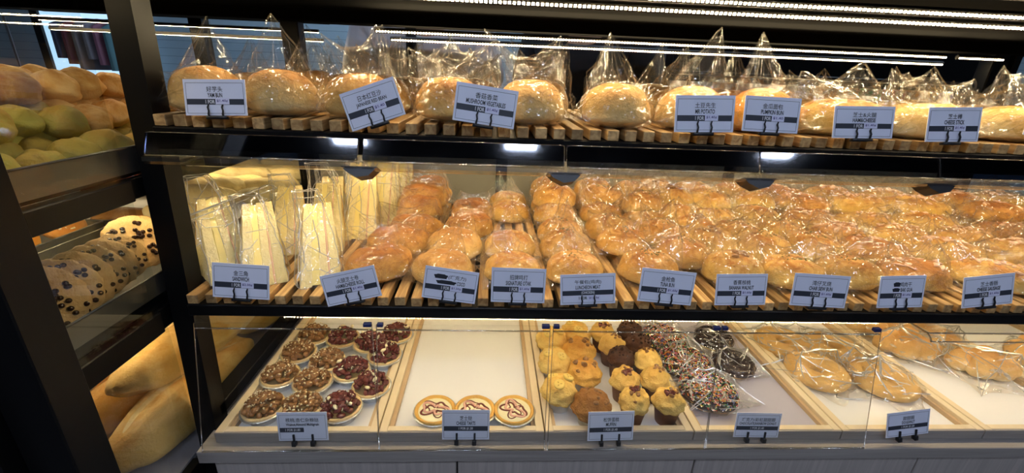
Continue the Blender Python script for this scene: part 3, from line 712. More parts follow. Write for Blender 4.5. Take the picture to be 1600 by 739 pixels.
# ---- middle tier columns
def var(n, *a, **k):
    s = k.pop('seed'); return [wrapped(*a, seed=s + i, **k) for i in range(n)]
ys = [.885, 1.01, 1.135, 1.26, 1.385]
P_ham = var(3, 'ham_cheese_roll', 'roll', .074, .052, .062, 'pastry', seed=100, peak=.045, npk=2, fn=rolled, amp=.07, flare=.022)
place_rows(P_ham, -.215, [.875, .975, 1.08, 1.20, 1.32], ZMS, 'bagged flaky roll behind the HAM&CHEESE ROLL card, %s row', 'bagged ham and cheese rolls', rots=(.3, 1.), stack=[0, .012, .01, .03, .04], x_by=[-.03, .0, .02, .015, .02])
P_coc = var(2, 'coco_bun', 'bun', .068, .066, .058, 'bun_soft', seed=110, peak=.055, npk=1, fn=braid, amp=.04, flare=.028)
P_cocb = var(1, 'coco_bun', 'bun', .062, .060, .058, 'pastry', seed=115, peak=.03, npk=2, fn=swirl, amp=.07, flare=.02)
place_rows(P_coc, -.085, [.875, .985], ZMS, 'pale braided bun in a peaked bag behind the COCO card, %s row', 'bagged coco buns', x_by=[-.015, -.005], stack=[0, .01])
for i, y in enumerate((1.14, 1.27)): P_cocb[0].put((-.055, y, ZMS + .005), (0, 0, .4 * i), 'browned pastry bun in a bag behind the COCO card, %s row from the back' % ['second', 'last'][i], 'bagged coco buns')
P_ota = var(2, 'otak_bun', 'bun', .064, .054, .056, 'bun_yellow', seed=120, peak=.060, npk=1, fn=crease, amp=.03, flare=.03)
place_rows(P_ota, .058, [.878, .985], ZMS, 'oval otak bun in a peaked bag behind the SIGNATURE OTAK card, %s row', 'bagged otak buns', stack=[0, .01], rots=(-.1, .1))
for i, y in enumerate((1.30, 1.41)): P_ota[i].put((.062, y, ZMS), (0, 0, 0), 'bagged otak bun at the back beyond the bare slats, %s' % ['front one', 'rearmost'][i], 'bagged otak buns')
P_lun = var(2, 'luncheon_meat_bun', 'bun', .066, .058, .062, 'bun_gold', seed=130, peak=.062, npk=1, fn=crease, topping=herb_flakes, amp=.03, flare=.032)
place_rows(P_lun, .200, [.878, .985, 1.12, 1.25, 1.38], ZMS, 'bagged golden bun behind the LUNCHEON MEAT card, %s row', 'bagged luncheon meat buns', stack=[0, .012, 0, .01, 0], x_by=[0, -.01, -.005, 0, 0], rots=(-.2, .2))
P_tun = var(3, 'tuna_bun', 'bun', .066, .056, .060, 'bun_gold', seed=140, peak=.055, npk=2, topping=herb_flakes, amp=.04, flare=.03)
place_rows(P_tun, .372, ys, ZMS, 'bagged golden bun behind the TUNA BUN card, %s row', 'bagged tuna buns', stack=[0, .014, .006, .012, .012], x_by=[0, -.035, -.03, -.03, -.02], rots=(-.5, .5))
place_rows(P_tun, .470, [.96, 1.085, 1.21, 1.335], ZMS, 'bagged bun between the TUNA BUN and BANANA WALNUT columns, %s row', 'bagged tuna buns', rots=(-.5, .5), stack=[.01, .012, .005, .01])
P_ban = var(2, 'banana_walnut_bun', 'bun', .068, .058, .062, 'bun_yellow', seed=150, peak=.055, npk=2, topping=walnut_pieces, amp=.04, flare=.03)
place_rows(P_ban, .562, ys, ZMS, 'bagged bun with nut pieces behind the BANANA WALNUT card, %s row', 'bagged banana walnut buns', stack=[0, .014, .006, .012, .012], x_by=[0, .01, .02, .02, .0], rots=(-.5, .5))
P_sie = var(3, 'char_siew_bun', 'bun', .072, .058, .058, 'bun_yellow', seed=160, peak=.045, npk=3, topping=herb_flakes, amp=.05, flare=.03)
place_rows(P_sie, .700, [.878, 1.0, 1.12, 1.25, 1.38], ZMS, 'bagged browned bun between the BANANA WALNUT and CHAR SIEW BUN cards, %s row', 'bagged char siew buns', stack=[0, .014, .006, .012, .012], rots=(-.5, .5))
place_rows(P_sie, .842, ys, ZMS, 'bagged browned bun between the CHAR SIEW BUN and BAK GUA cards, %s row', 'bagged char siew buns', stack=[0, .014, .006, .012, .012], rots=(-.5, .5))
P_bak = var(3, 'bak_gua_bun', 'bun', .088, .054, .054, 'pastry', seed=170, peak=.045, npk=3, topping=meat_floss, amp=.06, flare=.03, fn=swirl)
place_rows(P_bak, 1.005, ys, ZMS, 'bagged brown topped bun behind the BAK GUA card, %s row', 'bagged bak gua buns', stack=[0, .010, .006, .012, .0], rots=(-.4, .2))
P_sau = var(3, 'cheese_sausage_bun', 'bun', .094, .052, .052, 'bun_yellow', seed=180, peak=.045, npk=3, topping=meat_floss, amp=.06, flare=.03, fn=rolled)
place_rows(P_sau, 1.205, ys, ZMS, 'bagged long bun behind the CHEESE SAUSAGE card, %s row', 'bagged cheese sausage buns', stack=[0, .010, .006, .012, .0], rots=(-.4, .1))
place_rows(P_sau, 1.405, ys, ZMS, 'bagged long bun just past the CHEESE SAUSAGE card, %s row', 'bagged cheese sausage buns', stack=[0, .010, .006, .012, .0], rots=(-.4, .1))
place_rows(P_bak, 1.610, [.96, 1.085, 1.21, 1.335, 1.43], ZMS, 'bagged brown topped bun in front of the rear post, %s row', 'bagged bak gua buns', rots=(-.4, .1))
place_rows(P_sau, 1.815, [1.085, 1.21, 1.335, 1.43], ZMS, 'bagged long bun past the rear post, %s row', 'bagged cheese sausage buns', rots=(-.4, .1))

# ---- sandwiches: layered wedges standing on edge, cut face to the shopper
def wedge(m, x0, x1, d, h, seed, amp=.0015, shrink=0.):
    """one layer of a triangular sandwich between x0 and x1; profile in y-z"""
    n = 10; vs = []; fs = []; prof = []
    P = [Vector((shrink, shrink)), Vector((d - shrink, shrink)), Vector((d - shrink, h - shrink * 2))]
    for k in range(3):
        a, b = P[k], P[(k + 1) % 3]
        for i in range(n): prof.append(a.lerp(b, i / n))
    L = len(prof)
    for s_, x in enumerate((x0, x0 + .0015, x1 - .0015, x1)):
        e = .0015 if s_ in (0, 3) else 0; c = Vector((d * .66, h * .33))
        for q in prof:
            p = q + (c - q).normalized() * e; k = noise.noise(Vector((x * 90, p.x * 60, p.y * 60 + seed))) * amp
            zt = max(p.y + k, 0); tp = 1 - .34 * min(1, zt / h); vs.append((.044 - (.044 - x) * tp + k, p.x + k, zt))
    for s_ in range(3): fs += [(s_ * L + i, s_ * L + (i + 1) % L, (s_ + 1) * L + (i + 1) % L, (s_ + 1) * L + i) for i in range(L)]
    fs += [tuple(range(L))[::-1], tuple(3 * L + i for i in range(L))]
    m.add(vs, fs)
def sandwich(seed, d=.115, h=.155, peak=.03):
    r = empty('wrapped_sandwich', (0, 0, 0), label='x', cat='sandwich'); x = -.044
    for k, (t, mt, nm, sh) in enumerate([(.024, 'white_bread', 'bread_slice', 0), (.016, 'egg_filling', 'egg_filling', .002), (.019, 'white_bread', 'bread_slice', 0), (.0045, 'ham', 'ham_slice', .001), (.023, 'white_bread', 'bread_slice', 0)]):
        m = MB(); wedge(m, x, x + t, d, h, seed + k, .0012 if mt == 'white_bread' else .004, sh); m.build(nm, mt, r, False); x += t
    cx = .044 - .088 * .68; MB().add([(x_, y_, z_) for y_ in (d - .001, d + .003) for x_, z_ in ((-.044, .002), (.044, .002), (.044, h * .96), (cx, h * .96))], [(0, 1, 2, 3), (7, 6, 5, 4), (0, 4, 5, 1), (1, 5, 6, 2), (2, 6, 7, 3), (3, 7, 4, 0)]).build('crust', 'crust', r, False)
    # bag: loose triangular prism with a folded-over open end at the top
    rr = random.Random(seed); m = MB(); n = 14; rows = 12; vs = []
    for j in range(rows + 1):
        z = (h + peak) * j / rows; y0 = d * min(1, z / h) - .008; y1 = d + .010; wv = .054 - .016 * (j / rows) ** 2
        for i in range(n * 2):
            a = 2 * PI * i / (n * 2); cx, cy = math.cos(a), math.sin(a)
            sx, sy = math.copysign(abs(cx) ** .45, cx), math.copysign(abs(cy) ** .45, cy)
            hw = max((y1 - y0) / 2, .006)
            vs.append(((1 - .30 * j / rows) * sx * wv + .012 * j / rows + rr.uniform(-1, 1) * .0022 + (j / rows) ** 3 * -.02, (y0 + y1) / 2 + sy * hw + rr.uniform(-1, 1) * .0022, z + rr.uniform(-.0015, .0015) * (j > 0) + .001))
    N = n * 2; m.add(vs, [(j * N + i, j * N + (i + 1) % N, (j + 1) * N + (i + 1) % N, (j + 1) * N + i) for j in range(rows) for i in range(N)])
    m.cur = 1  # whitened fold lines standing for glints on the sandwich film
    for q in range(34):
        j, i = rr.uniform(0, rows), rr.randrange(N); dj, di = rr.uniform(-1, 1), rr.choice((-1, 0, 1)); pts = []
        for st in range(rr.randrange(3, 9)):
            jj = int(j + dj * st)
            if not 0 <= jj <= rows: break
            pts.append(Vector(vs[jj * N + (i + di * st) % N]) * 1.004)
        pts = [p for a_, p in enumerate(pts) if a_ == 0 or (p - pts[a_ - 1]).length > 1e-4]
        if len(pts) > 2: m.tube(pts, rr.uniform(.0005, .0010), 4, cap=False)
    for i in (0, 4, 10, 14, 18, 24): m.tube([Vector(vs[j * N + i]) for j in range(rows + 1)], .0008, 4, cap=False)
    m.tube([Vector(vs[rows * N + i]) for i in range(N)], .0010, 4, closed=True)
    m.build('plastic_bag', ['film', 'film_crease_glint'], r, False)
    return Proto(r)
SW = [sandwich(200), sandwich(205, .11, .16, .05), sandwich(209, .12, .15, .02)]
sw = [(-.350, .83, .42, 0, 'front sandwich wedge in film nearest the HAM&CHEESE ROLL card, egg and ham showing'),
      (-.462, .825, .55, 2, 'middle one of the three front sandwich wedges, behind the SANDWICH card'),
      (-.540, .85, .80, 1, 'front sandwich wedge nearest the left post under a curled film flap'),
      (-.400, .985, .25, 1, 'second row sandwich wedge nearest the ham and cheese rolls'),
      (-.490, .985, .3, 0, 'second row sandwich wedge, middle of its row'),
      (-.350, 1.10, .15, 0, 'third row sandwich wedge beside the ham and cheese rolls'),
      (-.440, 1.11, .18, 2, 'third row sandwich wedge, second from the rolls'),
      (-.320, 1.23, .1, 1, 'fourth row sandwich wedge beside the rear rolls'),
      (-.410, 1.24, .1, 0, 'fourth row sandwich wedge, second from the rolls'),
      (-.300, 1.36, .05, 2, 'rearmost sandwich wedge beside the rear rolls'),
      (-.390, 1.37, .05, 1, 'rearmost sandwich wedge, second from the rolls')]
for x, y, rz, k, lb in sw: SW[k].put((x, y, ZMS), (0, 0, rz), lb, 'film wrapped sandwich wedges', RN.uniform(.94, 1.03))
# curled open film end hanging over the left side
m = MB(); n = 16; vs = []
A = at(285, 350, Y=.86); B_ = at(420, 300, Y=.98)
for j in range(13):
    t = j / 12; c = A.lerp(B_, t); rad = .020 + .006 * t
    for i in range(n): a = -.9 + 3.9 * i / (n - 1); vs.append(c + Vector((-math.sin(a) * rad * .9, math.cos(a) * .004, math.cos(a) * rad * .6 - (max(0, -math.cos(a)) * .05 * (1 - t)))) )
m.add(vs, [(j * n + i, (j + 1) * n + i, (j + 1) * n + i + 1, j * n + i + 1) for j in range(12) for i in range(n - 1)])
m.cur = 1  # rims and folds whitened to show as highlight lines
for j in (0, 6, 12): m.tube(vs[j * n:(j + 1) * n], .0011 if j != 6 else .0006, 4)
for i_ in (0, 3, 7, n - 1): m.tube([vs[j * n + i_] for j in range(13)], .0010, 4)
tag(m.build('film_sleeve', ['film_smooth', 'film_crease_glint'], None), 'clear open film sleeve curling over the sandwiches by the left post', 'film sleeve')

# ================================================================== BOTTOM TRAYS
# ---- tarts in fluted foil cups
def tart_base(name, cat, R=.041, rim='tart_crust'):
    r = empty(name, (0, 0, 0), label='x', cat=cat)
    prof = [(0, .001, 0), (R * .70, .0, 1), (R * .72, .002, 1), (R * .98, .020, 1), (R * 1.05, .021, 1), (R * 1.05, .0225, 1), (R * .95, .0225, 0)]
    MB().lathe(prof, 72, flute=.018).build('foil_cup', 'foil', r)
    m = MB(); m.lathe([(R * .96, .0205), (R * .985, .026), (R * .93, .0285), (R * .84, .0265), (R * .80, .021), (0, .020)], 40)
    m.v = [(x * (1 + .012 * noise.noise(Vector((x * 120, y * 120, 3)))), y, z + .0010 * noise.noise(Vector((x * 90, y * 90, 7)))) for x, y, z in m.v]
    m.build('pastry_rim', rim, r); return r
def nut_tart(seed, dark):
    r = tart_base('nut_tart', 'tart'); rr = random.Random(seed)
    m = MB(); V, Fc = ico(2)
    for k in range(84):
        q = math.sqrt(rr.random()) * .034; an = rr.uniform(0, 6.28); z = .026 + .018 * (1 - (q / .036) ** 2) + rr.uniform(-.001, .006)
        s = rr.uniform(.0050, .0085); M = T(q * math.cos(an), q * math.sin(an), z, rr.uniform(-1, 1), rr.uniform(-1, 1), rr.uniform(0, 6), (s, s * .8, s * .62))
        m.add([v * (1 + .35 * noise.noise(v * 2.1 + Vector((k, seed, 0)))) for v in V], Fc, M)
    m.build('nut_topping', 'nut_dark' if dark else 'walnut', r)
    m = MB(); V, Fc = ico(1)
    for k in range(46 if not dark else 16):
        q = math.sqrt(rr.random()) * .031; an = rr.uniform(0, 6.28); z = .036 + .016 * (1 - (q / .036) ** 2) + rr.uniform(0, .004)
        s = rr.uniform(.0012, .0020) if not dark or k < 13 else .0045
        m.add(V, Fc, T(q * math.cos(an), q * math.sin(an), z, rr.uniform(-1, 1), rr.uniform(-1, 1), rr.uniform(0, 6), (s * 1.7, s, s * .6)))
    m.build('seed_sprinkle', 'sesame', r)
    return Proto(r)
NB = [nut_tart(s, False) for s in (1, 2, 3)]; ND = [nut_tart(s, True) for s in (4, 5)]
tpx = [(412, 638, 0), (472, 638, 0), (533, 638, 1), (439, 588, 0), (489, 598, 0), (549, 580, 1), (580, 604, 1), (467, 553, 0), (512, 566, 0), (601, 556, 1), (492, 526, 0), (537, 530, 1), (579, 538, 1), (620, 524, 1)]
tl = ['walnut seed tart at the front left corner of its tray', 'walnut seed tart in the front row, between the corner tart and the dark one', 'dark berry nut tart in the front row', 'walnut seed tart in the second row beside the tray edge', 'walnut seed tart in the second row, inner one', 'dark berry tart in the second row of the tray', 'dark berry tart beside the tray divider, nearest the front',
      'walnut seed tart in the third row beside the tray edge', 'walnut seed tart in the third row, inner one', 'dark berry tart in the third row against the tray divider', 'walnut seed tart in the back row beside the tray edge', 'dark berry tart in the back row next to the walnut one', 'dark berry tart in the back row, third from the tray edge', 'dark berry tart farthest back against the tray divider']
for (px, py, dk), lb in zip(tpx, tl):
    p = at(px, py, Z=.765); k = (ND if dk else NB)[RN.randrange(2 if dk else 3)]
    k.put((p.x, p.y, ZB), (0, 0, RN.uniform(0, 6.28)), lb, 'nut tarts in foil cups', 1.13)
# ---- three cheese tarts
for i, (px, lb) in enumerate([(680, 'chocolate swirled cheese tart, left one of three at the front of the bare tray'), (742, 'chocolate swirled cheese tart, middle one behind the CHEESE TARTS card'), (803, 'chocolate swirled cheese tart, right one of three at the front of the bare tray')]):
    p = at(px, 642, Z=.765); r = tart_base('cheese_tart', 'tart', .0425, 'crust'); r.scale = (1.12,) * 3; tag(r, lb, group='swirled cheese tarts'); r.location = (p.x, p.y, ZB); r.rotation_euler = (0, 0, RN.uniform(-.6, .6))
    MB().lathe([(.0345, .0235), (.031, .0262), (0, .0270)], 40).build('cream_filling', 'cream', r)
    rr = random.Random(20 + i)
    for nm, mt, rad, phs in (('chocolate_swirl', 'choc_swirl', .0024, 0), ('pink_swirl', 'pink_swirl', .0030, 1.3), ('chocolate_swirl', 'choc_swirl', .0014, 2.4)):
        pts = []
        for k in range(90):
            t = k / 89 * 2 * PI * 1.0; q = .017 + .010 * math.sin(t * 2 + phs + i) + .004 * math.sin(5 * t + i * 2)
            pts.append((q * math.cos(t), q * math.sin(t) * .95, .0269 + (.0003 if rad > .002 else .0006)))
        m = MB().tube(pts, rad, 6, closed=True); m.v = [(x, y, .0266 + (z - .0269) * .35) for x, y, z in m.v]; m.build(nm, mt, r)
# ---- muffins
def muffin(name, seed, mat, liner, R=.036, topH=.034, cupH=.036, tall=False, topping=None, tmat=None, nch=0, csize=.004, second=None):
    r = empty(name, (0, 0, 0), label='x', cat='muffin'); fl_ = .03 if liner == 'liner_white' else .0
    MB().lathe([(0, .0005, 0), (R * .72, 0, 1), (R * .96, cupH, 1), (R * .99, cupH + .001, 1), (R * .93, cupH - .001, 0)], 64, flute=fl_).build('paper_liner', liner, r)
    def fn(d, u, z): return (1.0 + (.10 if z > .0 else .16) * 1.0 * (1 if z < .45 else .4)) * (1 + .13 * noise.noise(d * 2.6 + Vector((seed, 0, 0))) + .05 * noise.noise(d * 7 + Vector((seed, 0, 0))))
    a = R * (.99 if tall else 1.08)
    tb = MB().blob(a, a, topH * 1.35, seed, 48, 28, .45, 2.2, .06, 2.2, fn, M=T(0, 0, cupH - topH * .42)); tb.build('muffin_top', mat, r); zf = surf(tb)
    hz = topH * .97; z0 = cupH - topH * .25
    if nch:
        m = MB(); chips(m, nch, a, a, hz, seed, csize, .7, 0, .85, zf=zf); m.build(topping, tmat, r)
    if second == 'banana':
        for k, (ang, q) in enumerate([(.3, .55), (2.4, .6), (4.4, .5)]):
            x, y = math.cos(ang) * a * q, math.sin(ang) * a * q; z = zf(x, y)
            Mx = T(x, y, z, -y * 14, x * 14, 0)
            s_ = MB().lathe([(0, .0016), (.011, .0014), (.0135, 0), (.013, -.004)], 20, M=Mx).build('banana_slice', 'banana_slice', r)
            cm = MB()
            for q3 in range(3): cm.lathe([(0, .0021), (.0012, .0019), (.0018, .0010)], 8, M=Mx @ T(.0045 * math.cos(q3 * 2.1 + k), .0045 * math.sin(q3 * 2.1 + k), 0, 0, 0, q3 * 2.1 + k, (1.9, 1, 1)))
            cm.build('banana_core', 'banana_core', s_)
    if second == 'jam':
        m = MB(); chips(m, 5, a * .5, a * .5, hz, seed + 3, .009, .35, 0, .8, zf=zf); m.build('chocolate_patch', 'nut_dark', r)
    return Proto(r)
MBan = [muffin('banana_muffin', 1 + k, 'muffin_lemon', 'liner_white', second='banana') for k in range(2)]
MWal = [muffin('walnut_muffin', 5 + k, 'muffin_gold', 'liner_white', topping='walnut_pieces', tmat='walnut', nch=8, csize=.0075) for k in range(2)]
MBrn = [muffin('brown_muffin', 9, 'muffin_brown', 'liner_white', R=.037, topping='walnut_pieces', tmat='walnut', nch=9, csize=.007)]
MGol = [muffin('chip_muffin', 12 + k, 'muffin_lemon', 'liner_brown', R=.032, topH=.030, cupH=.046, tall=True, topping='chocolate_chips', tmat='walnut', nch=5, csize=.006, second='jam' if k else None) for k in range(2)]
MCho = [muffin('chocolate_muffin', 16, 'muffin_choc', 'liner_brown', R=.032, topH=.030, cupH=.046, tall=True, topping='chocolate_chips', tmat='choc_chip', nch=16, csize=.004)]
MU = [(924, 637, MBrn, 0, 'brown walnut muffin in a white cup at the front behind the MUFFIN card'), (874, 612, MBan, 0, 'banana slice muffin nearest the front, beside the empty tray'), (913, 584, MWal, 0, 'walnut topped golden muffin in a white cup, second row'), (866, 568, MBan, 1, 'banana slice muffin, second from the front along the tray divider'),
      (905, 550, MWal, 1, 'nut topped golden muffin in a white cup, third row'), (862, 534, MBan, 0, 'banana slice muffin, third along the tray divider'), (899, 524, MBan, 1, 'golden muffin at the very back beside the banana muffins'),
      (990, 634, MGol, 1, 'tall golden muffin with dark jam patch in a brown cup, front row'), (1043, 634, MGol, 1, 'tall golden muffin in a brown cup at the front right corner'), (975, 600, MGol, 1, 'golden muffin with chocolate patch in a brown cup, second row left'), (1022, 600, MGol, 0, 'golden chip muffin in a brown cup, second row right'),
      (969, 567, MCho, 0, 'dark chocolate muffin between golden chip muffins, third row'), (1011, 570, MGol, 0, 'golden chip muffin with a nut tip, third row right'), (955, 546, MGol, 0, 'golden chip muffin in a brown cup, fourth row left'), (996, 545, MCho, 0, 'dark chocolate muffin against the tray divider, fourth row'), (941, 526, MGol, 1, 'pale muffin in a brown cup at the back of the tray'), (983, 524, MCho, 0, 'dark chocolate muffin at the very back of the tray')]
for px, py, k, j, lb in MU:
    p = at(px, py, Z=.785); k[j % len(k)].put((p.x, p.y, ZB), (0, 0, RN.uniform(0, 6.28)), lb, 'muffins in paper cups')
# ---- donuts
def ring(m, R, r_, h, seed, n=48, k=20, sq=.85, M=None, z0=0.):
    vs = []
    for i in range(n):
        u = 2 * PI * i / n
        for j in range(k):
            v = 2 * PI * j / k; cv, sv = math.cos(v), math.sin(v); nn = 1 + .05 * noise.noise(Vector((math.cos(u) * 1.5, math.sin(u) * 1.5, v * .3 + seed)))
            q = R + r_ * cv * nn; vs.append((q * math.cos(u), q * math.sin(u), z0 + h / 2 + h / 2 * math.copysign(abs(sv) ** sq, sv) * nn))
    return m.add(vs, [(i * k + j, i * k + (j + 1) % k, ((i + 1) % n) * k + (j + 1) % k, ((i + 1) % n) * k + j)[::-1] for i in range(n) for j in range(k)], M)
def half_ring(m, R, r_, h, z0, lift=.0012, n=48, k=14):
    vs = []
    for i in range(n):
        u = 2 * PI * i / n
        for j in range(k):
            v = -.25 + (PI + .5) * j / (k - 1); q = R + (r_ + lift) * math.cos(v) * (1 + .03 * math.sin(5 * u))
            vs.append((q * math.cos(u), q * math.sin(u), z0 + h / 2 + (h / 2 + lift) * math.copysign(abs(math.sin(v)) ** .85, math.sin(v))))
    return m.add(vs, [(i * k + j, ((i + 1) % n) * k + j, ((i + 1) % n) * k + j + 1, i * k + j + 1) for i in range(n) for j in range(k - 1)])
def donut(name, seed, R=.034, r_=.024, h=.034, glaze=False, sprinkles=0, nibs=0, bag=True):
    r = empty(name, (0, 0, 0), label='x', cat='donut'); rr = random.Random(seed)
    ring(MB(), R, r_, h, seed).build('donut_ring', 'donut_dough', r)
    if glaze: half_ring(MB(), R, r_, h, 0).build('chocolate_glaze', 'choc_glaze', r)
    def pt(e=.0):
        u = rr.uniform(0, 2 * PI); v = rr.uniform(.1, PI - .1); q = R + (r_ + .0014 + e) * math.cos(v)
        return u, v, Vector((q * math.cos(u), q * math.sin(u), h / 2 + (h / 2 + .0014 + e) * math.sin(v) ** .85))
    if sprinkles:
        m = MB()
        for k in range(sprinkles):
            u, v, p = pt(.0004); m.cur = rr.randrange(7); s = .0056; a = rr.uniform(0, PI)
            tn = Vector((-math.sin(u), math.cos(u), 0)) * math.cos(a) + Vector((-math.cos(u) * math.sin(v), -math.sin(u) * math.sin(v), math.cos(v))) * math.sin(a)
            m.tube([p - tn * s * .5, p + tn * s * .5], .0008, 5)
        m.build('rainbow_sprinkles', ['sprinkle%d' % i for i in range(7)], r)
    if nibs:
        m = MB()
        for k in range(nibs):
            u, v, p = pt(.0002); a = rr.uniform(0, PI); tn = Vector((math.cos(a), math.sin(a), 0)); m.tube([p - tn * .0014, p + tn * .0014], .0006, 4)
        m.build('chocolate_nibs', 'choc_chip', r)
    if bag: bag_mesh(R + r_ + .006, R + r_ + .002, h * 1.25, seed, .012, 2, .05, crum=.0016, folds=.62, creases=20).build('plastic_bag', ['film', 'film_crease_glint', 'film_glint'], r, False)
    return Proto(r)
DS = donut('sprinkle_donut', 31, glaze=True, sprinkles=950, R=.036, r_=.027, h=.036); DC = donut('chocolate_donut', 33, glaze=True, nibs=900, R=.032, r_=.022); DP = [donut('ring_donut', 35 + k, R=.040, r_=.025, h=.034) for k in range(2)]
for (x, y, rz, lb) in [(.570, .868, .2, 'large rainbow sprinkled donut in a bag at the front of its tray'), (.560, .985, 1.2, 'rainbow sprinkled donut in a bag, second in its row'), (.545, 1.10, 2.4, 'rainbow sprinkled donut in a bag at the back, third in its row')]:
    DS.put((x, y, ZB), (.0, -.0, rz), lb, 'rainbow sprinkled donuts', 1.12)
for (x, y, rz, lb) in [(.700, .985, .3, 'dark chocolate donut with nibs in a bag, nearest the front'), (.705, 1.11, 1.6, 'dark chocolate donut in a bag at the back of its tray')]:
    DC.put((x, y, ZB), (0, 0, rz), lb, 'chocolate donuts', 1.05)
for k, (x, y, rz, lb) in enumerate([(.920, .950, .3, 'plain sugared ring donut in a bag, front left of its tray'), (1.083, .915, .8, 'plain sugared ring donut in a bag, front right against the divider'), (.910, 1.085, 1.6, 'plain sugared ring donut in a bag, second row left'), (1.05, 1.06, 2., 'plain sugared ring donut in a bag, second row right')]):
    DP[k % 2].put((x, y, ZB), (0, 0, rz), lb, 'plain ring donuts', 1.22)
# ---- knotted ball breads
def balls(seed):
    r = empty('ball_bread', (0, 0, 0), label='x', cat='bread'); rr = random.Random(seed); m = MB()
    for (x, y, z, s) in [(-.05, .01, 0, .030), (-.012, -.014, .0, .034), (.030, -.006, .0, .036), (.062, .016, 0, .028), (.008, .024, .016, .032), (-.030, .028, .008, .028)]:
        m.blob(s, s * .9, s * 1.5, rr.random() * 9, 22, 14, .5, 2.1, .05, 1.8, M=T(x, y, z, 0, 0, rr.uniform(-.5, .5)))
    m.build('ball_loaf', 'ball_bread', r); bag_mesh(.092, .062, .062, seed, .014, 2, .05, crum=.0018, folds=.55, creases=22).build('plastic_bag', ['film', 'film_crease_glint', 'film_glint'], r, False); return Proto(r)
BB = [balls(51), balls(52)]
for k, (x, y, rz, lb) in enumerate([(1.43, .965, -.35, 'knotted ball bread in a bag, front one beyond the tray divider'), (1.285, 1.055, -.3, 'knotted ball bread in a bag next to the tray divider'), (1.40, 1.10, -.2, 'knotted ball bread in a bag behind the front one'), (1.28, 1.17, 0, 'knotted ball bread in a bag at the back of the tray'), (1.62, .88, .4, 'knotted ball bread in a bag at the far end of the counter'), (1.66, 1.02, .2, 'knotted ball bread in a bag, second at the far end of the counter')]):
    BB[k % 2].put((x, y, ZB), (0, 0, rz), lb, 'knotted ball breads', 1.05)

# ================================================================== LEFT SIDE CASE
side = empty('side_case', (-1.1, .58, 0), label='black steel and glass side case set at right angles to the main display', cat='display case')
def spart(name, mb, mat='black_steel'):
    o = mb.build(name, mat, side, False); o.matrix_parent_inverse = Matrix.Translation((1.1, -.58, 0)); o.location = (0, 0, 0); return o
spart('corner_post', MB().box(-.70, -.628, .522, .582, 0, 1.95, c=.002))
spart('end_panel', MB().box(-1.75, -.705, .50, .53, 0, 1.95))
spart('tier_beam', MB().box(-.66, -.635, .585, .775, 1.262, 1.300, c=.002))
spart('tier_beam', MB().box(-.66, -.646, .585, 1.9, 1.262, 1.300, c=.002))
spart('tier_beam', MB().box(-.66, -.640, .585, .765, .995, 1.040, c=.002))
spart('tier_beam', MB().box(-.70, -.648, .585, 1.9, .995, 1.040, c=.002))
spart('tier_shelf', MB().box(-1.75, -.66, .60, 1.95, 1.30, 1.306))
spart('tier_shelf', MB().box(-1.75, -.66, .60, 1.95, 1.035, 1.043))
spart('tier_shelf', MB().box(-1.75, -.66, .60, 1.95, .655, .665), 'paper_grey')
spart('canopy', MB().box(-1.75, -.66, .60, 1.95, 1.665, 1.70), 'black_matte')
spart('rear_post', MB().box(-1.20, -1.15, 1.93, 1.98, .6, 1.70)); spart('rear_post', MB().box(-1.78, -1.73, .6, .66, .0, 1.70))
spart('lower_apron', MB().box(-.66, -.640, .585, .765, .0, .66))
spart('glass_pane', MB().box(-.644, -.640, .583, .772, .66, 1.66), 'glass')
spart('glass_pane', MB().box(-.6455, -.6425, .86, 1.49, .66, 1.345), 'glass')
tag(side, None)
for x0, x1, y, z, lb in [(-1.72, -.68, .66, 1.645, 'LED strip at the near edge of the side case roof'), (-1.72, -.68, 1.15, 1.640, 'LED strip across the middle of the side case roof'), (-1.72, -.68, 1.88, 1.630, 'upper LED strip added at the back of the side case for a glass reflection'), (-1.72, -.68, 1.92, 1.60, 'lower LED strip added at the back of the side case for a glass reflection'), (-1.72, -.69, .9, 1.255, 'LED strip under the bun tier of the side case'), (-1.72, -.69, 1.5, 1.255, 'rear LED strip under the bun tier of the side case'), (-1.72, -.72, .85, .988, 'LED strip above the large loaves in the side case')]:  # the two back strips are added to stand for LED reflections
    led(x0, x1, y, z, lb, 0, dm='diode_bright')
def metal_tray(x0, x1, y0, y1, z, lb, h=.028, liner=None):
    r = empty('metal_tray', ((x0 + x1) / 2, (y0 + y1) / 2, z), label=lb, cat='tray'); a, b = (x1 - x0) / 2, (y1 - y0) / 2; t = .0015
    m = MB(); m.box(-a, a, -b, b, 0, t); m.box(-a, -a + t, -b, b, t, h); m.box(a - t, a, -b, b, t, h); m.box(-a, a, -b, -b + t, t, h); m.box(-a, a, b - t, b, t, h); m.build('tray_pan', 'tray_metal', r, False)
    m = MB(); m.tube([(-a, -b, h), (a, -b, h), (a, b, h), (-a, b, h)], .0022, 6, closed=True); m.build('tray_rim', 'tray_metal', r)
    if liner: MB().box(-a + .006, a - .006, -b + .006, b - .006, t, t + .001).build('tray_liner', liner, r, False)
    return r
plain('tray_metal', (.20, .19, .17), .36, metal=.85)
metal_tray(-1.22, -.652, .60, 1.10, 1.308, 'grey metal tray heaped with round crusty buns', .045)
metal_tray(-1.22, -.668, 1.12, 1.72, 1.308, 'grey metal tray behind the bun heap', .045)
metal_tray(-.955, -.652, .60, 1.06, 1.066, 'grey metal tray holding the chocolate chip cookies', .042)
metal_tray(-1.50, -.965, .62, 1.06, 1.090, 'grey metal tray holding the glossy round buns', .030)
metal_tray(-1.14, -.668, 1.08, 1.90, 1.090, 'grey metal tray holding the pale finger buns', .026, 'paper_white')
metal_tray(-1.66, -1.15, 1.09, 1.90, 1.090, 'grey metal tray holding the foil cup tarts', .026)
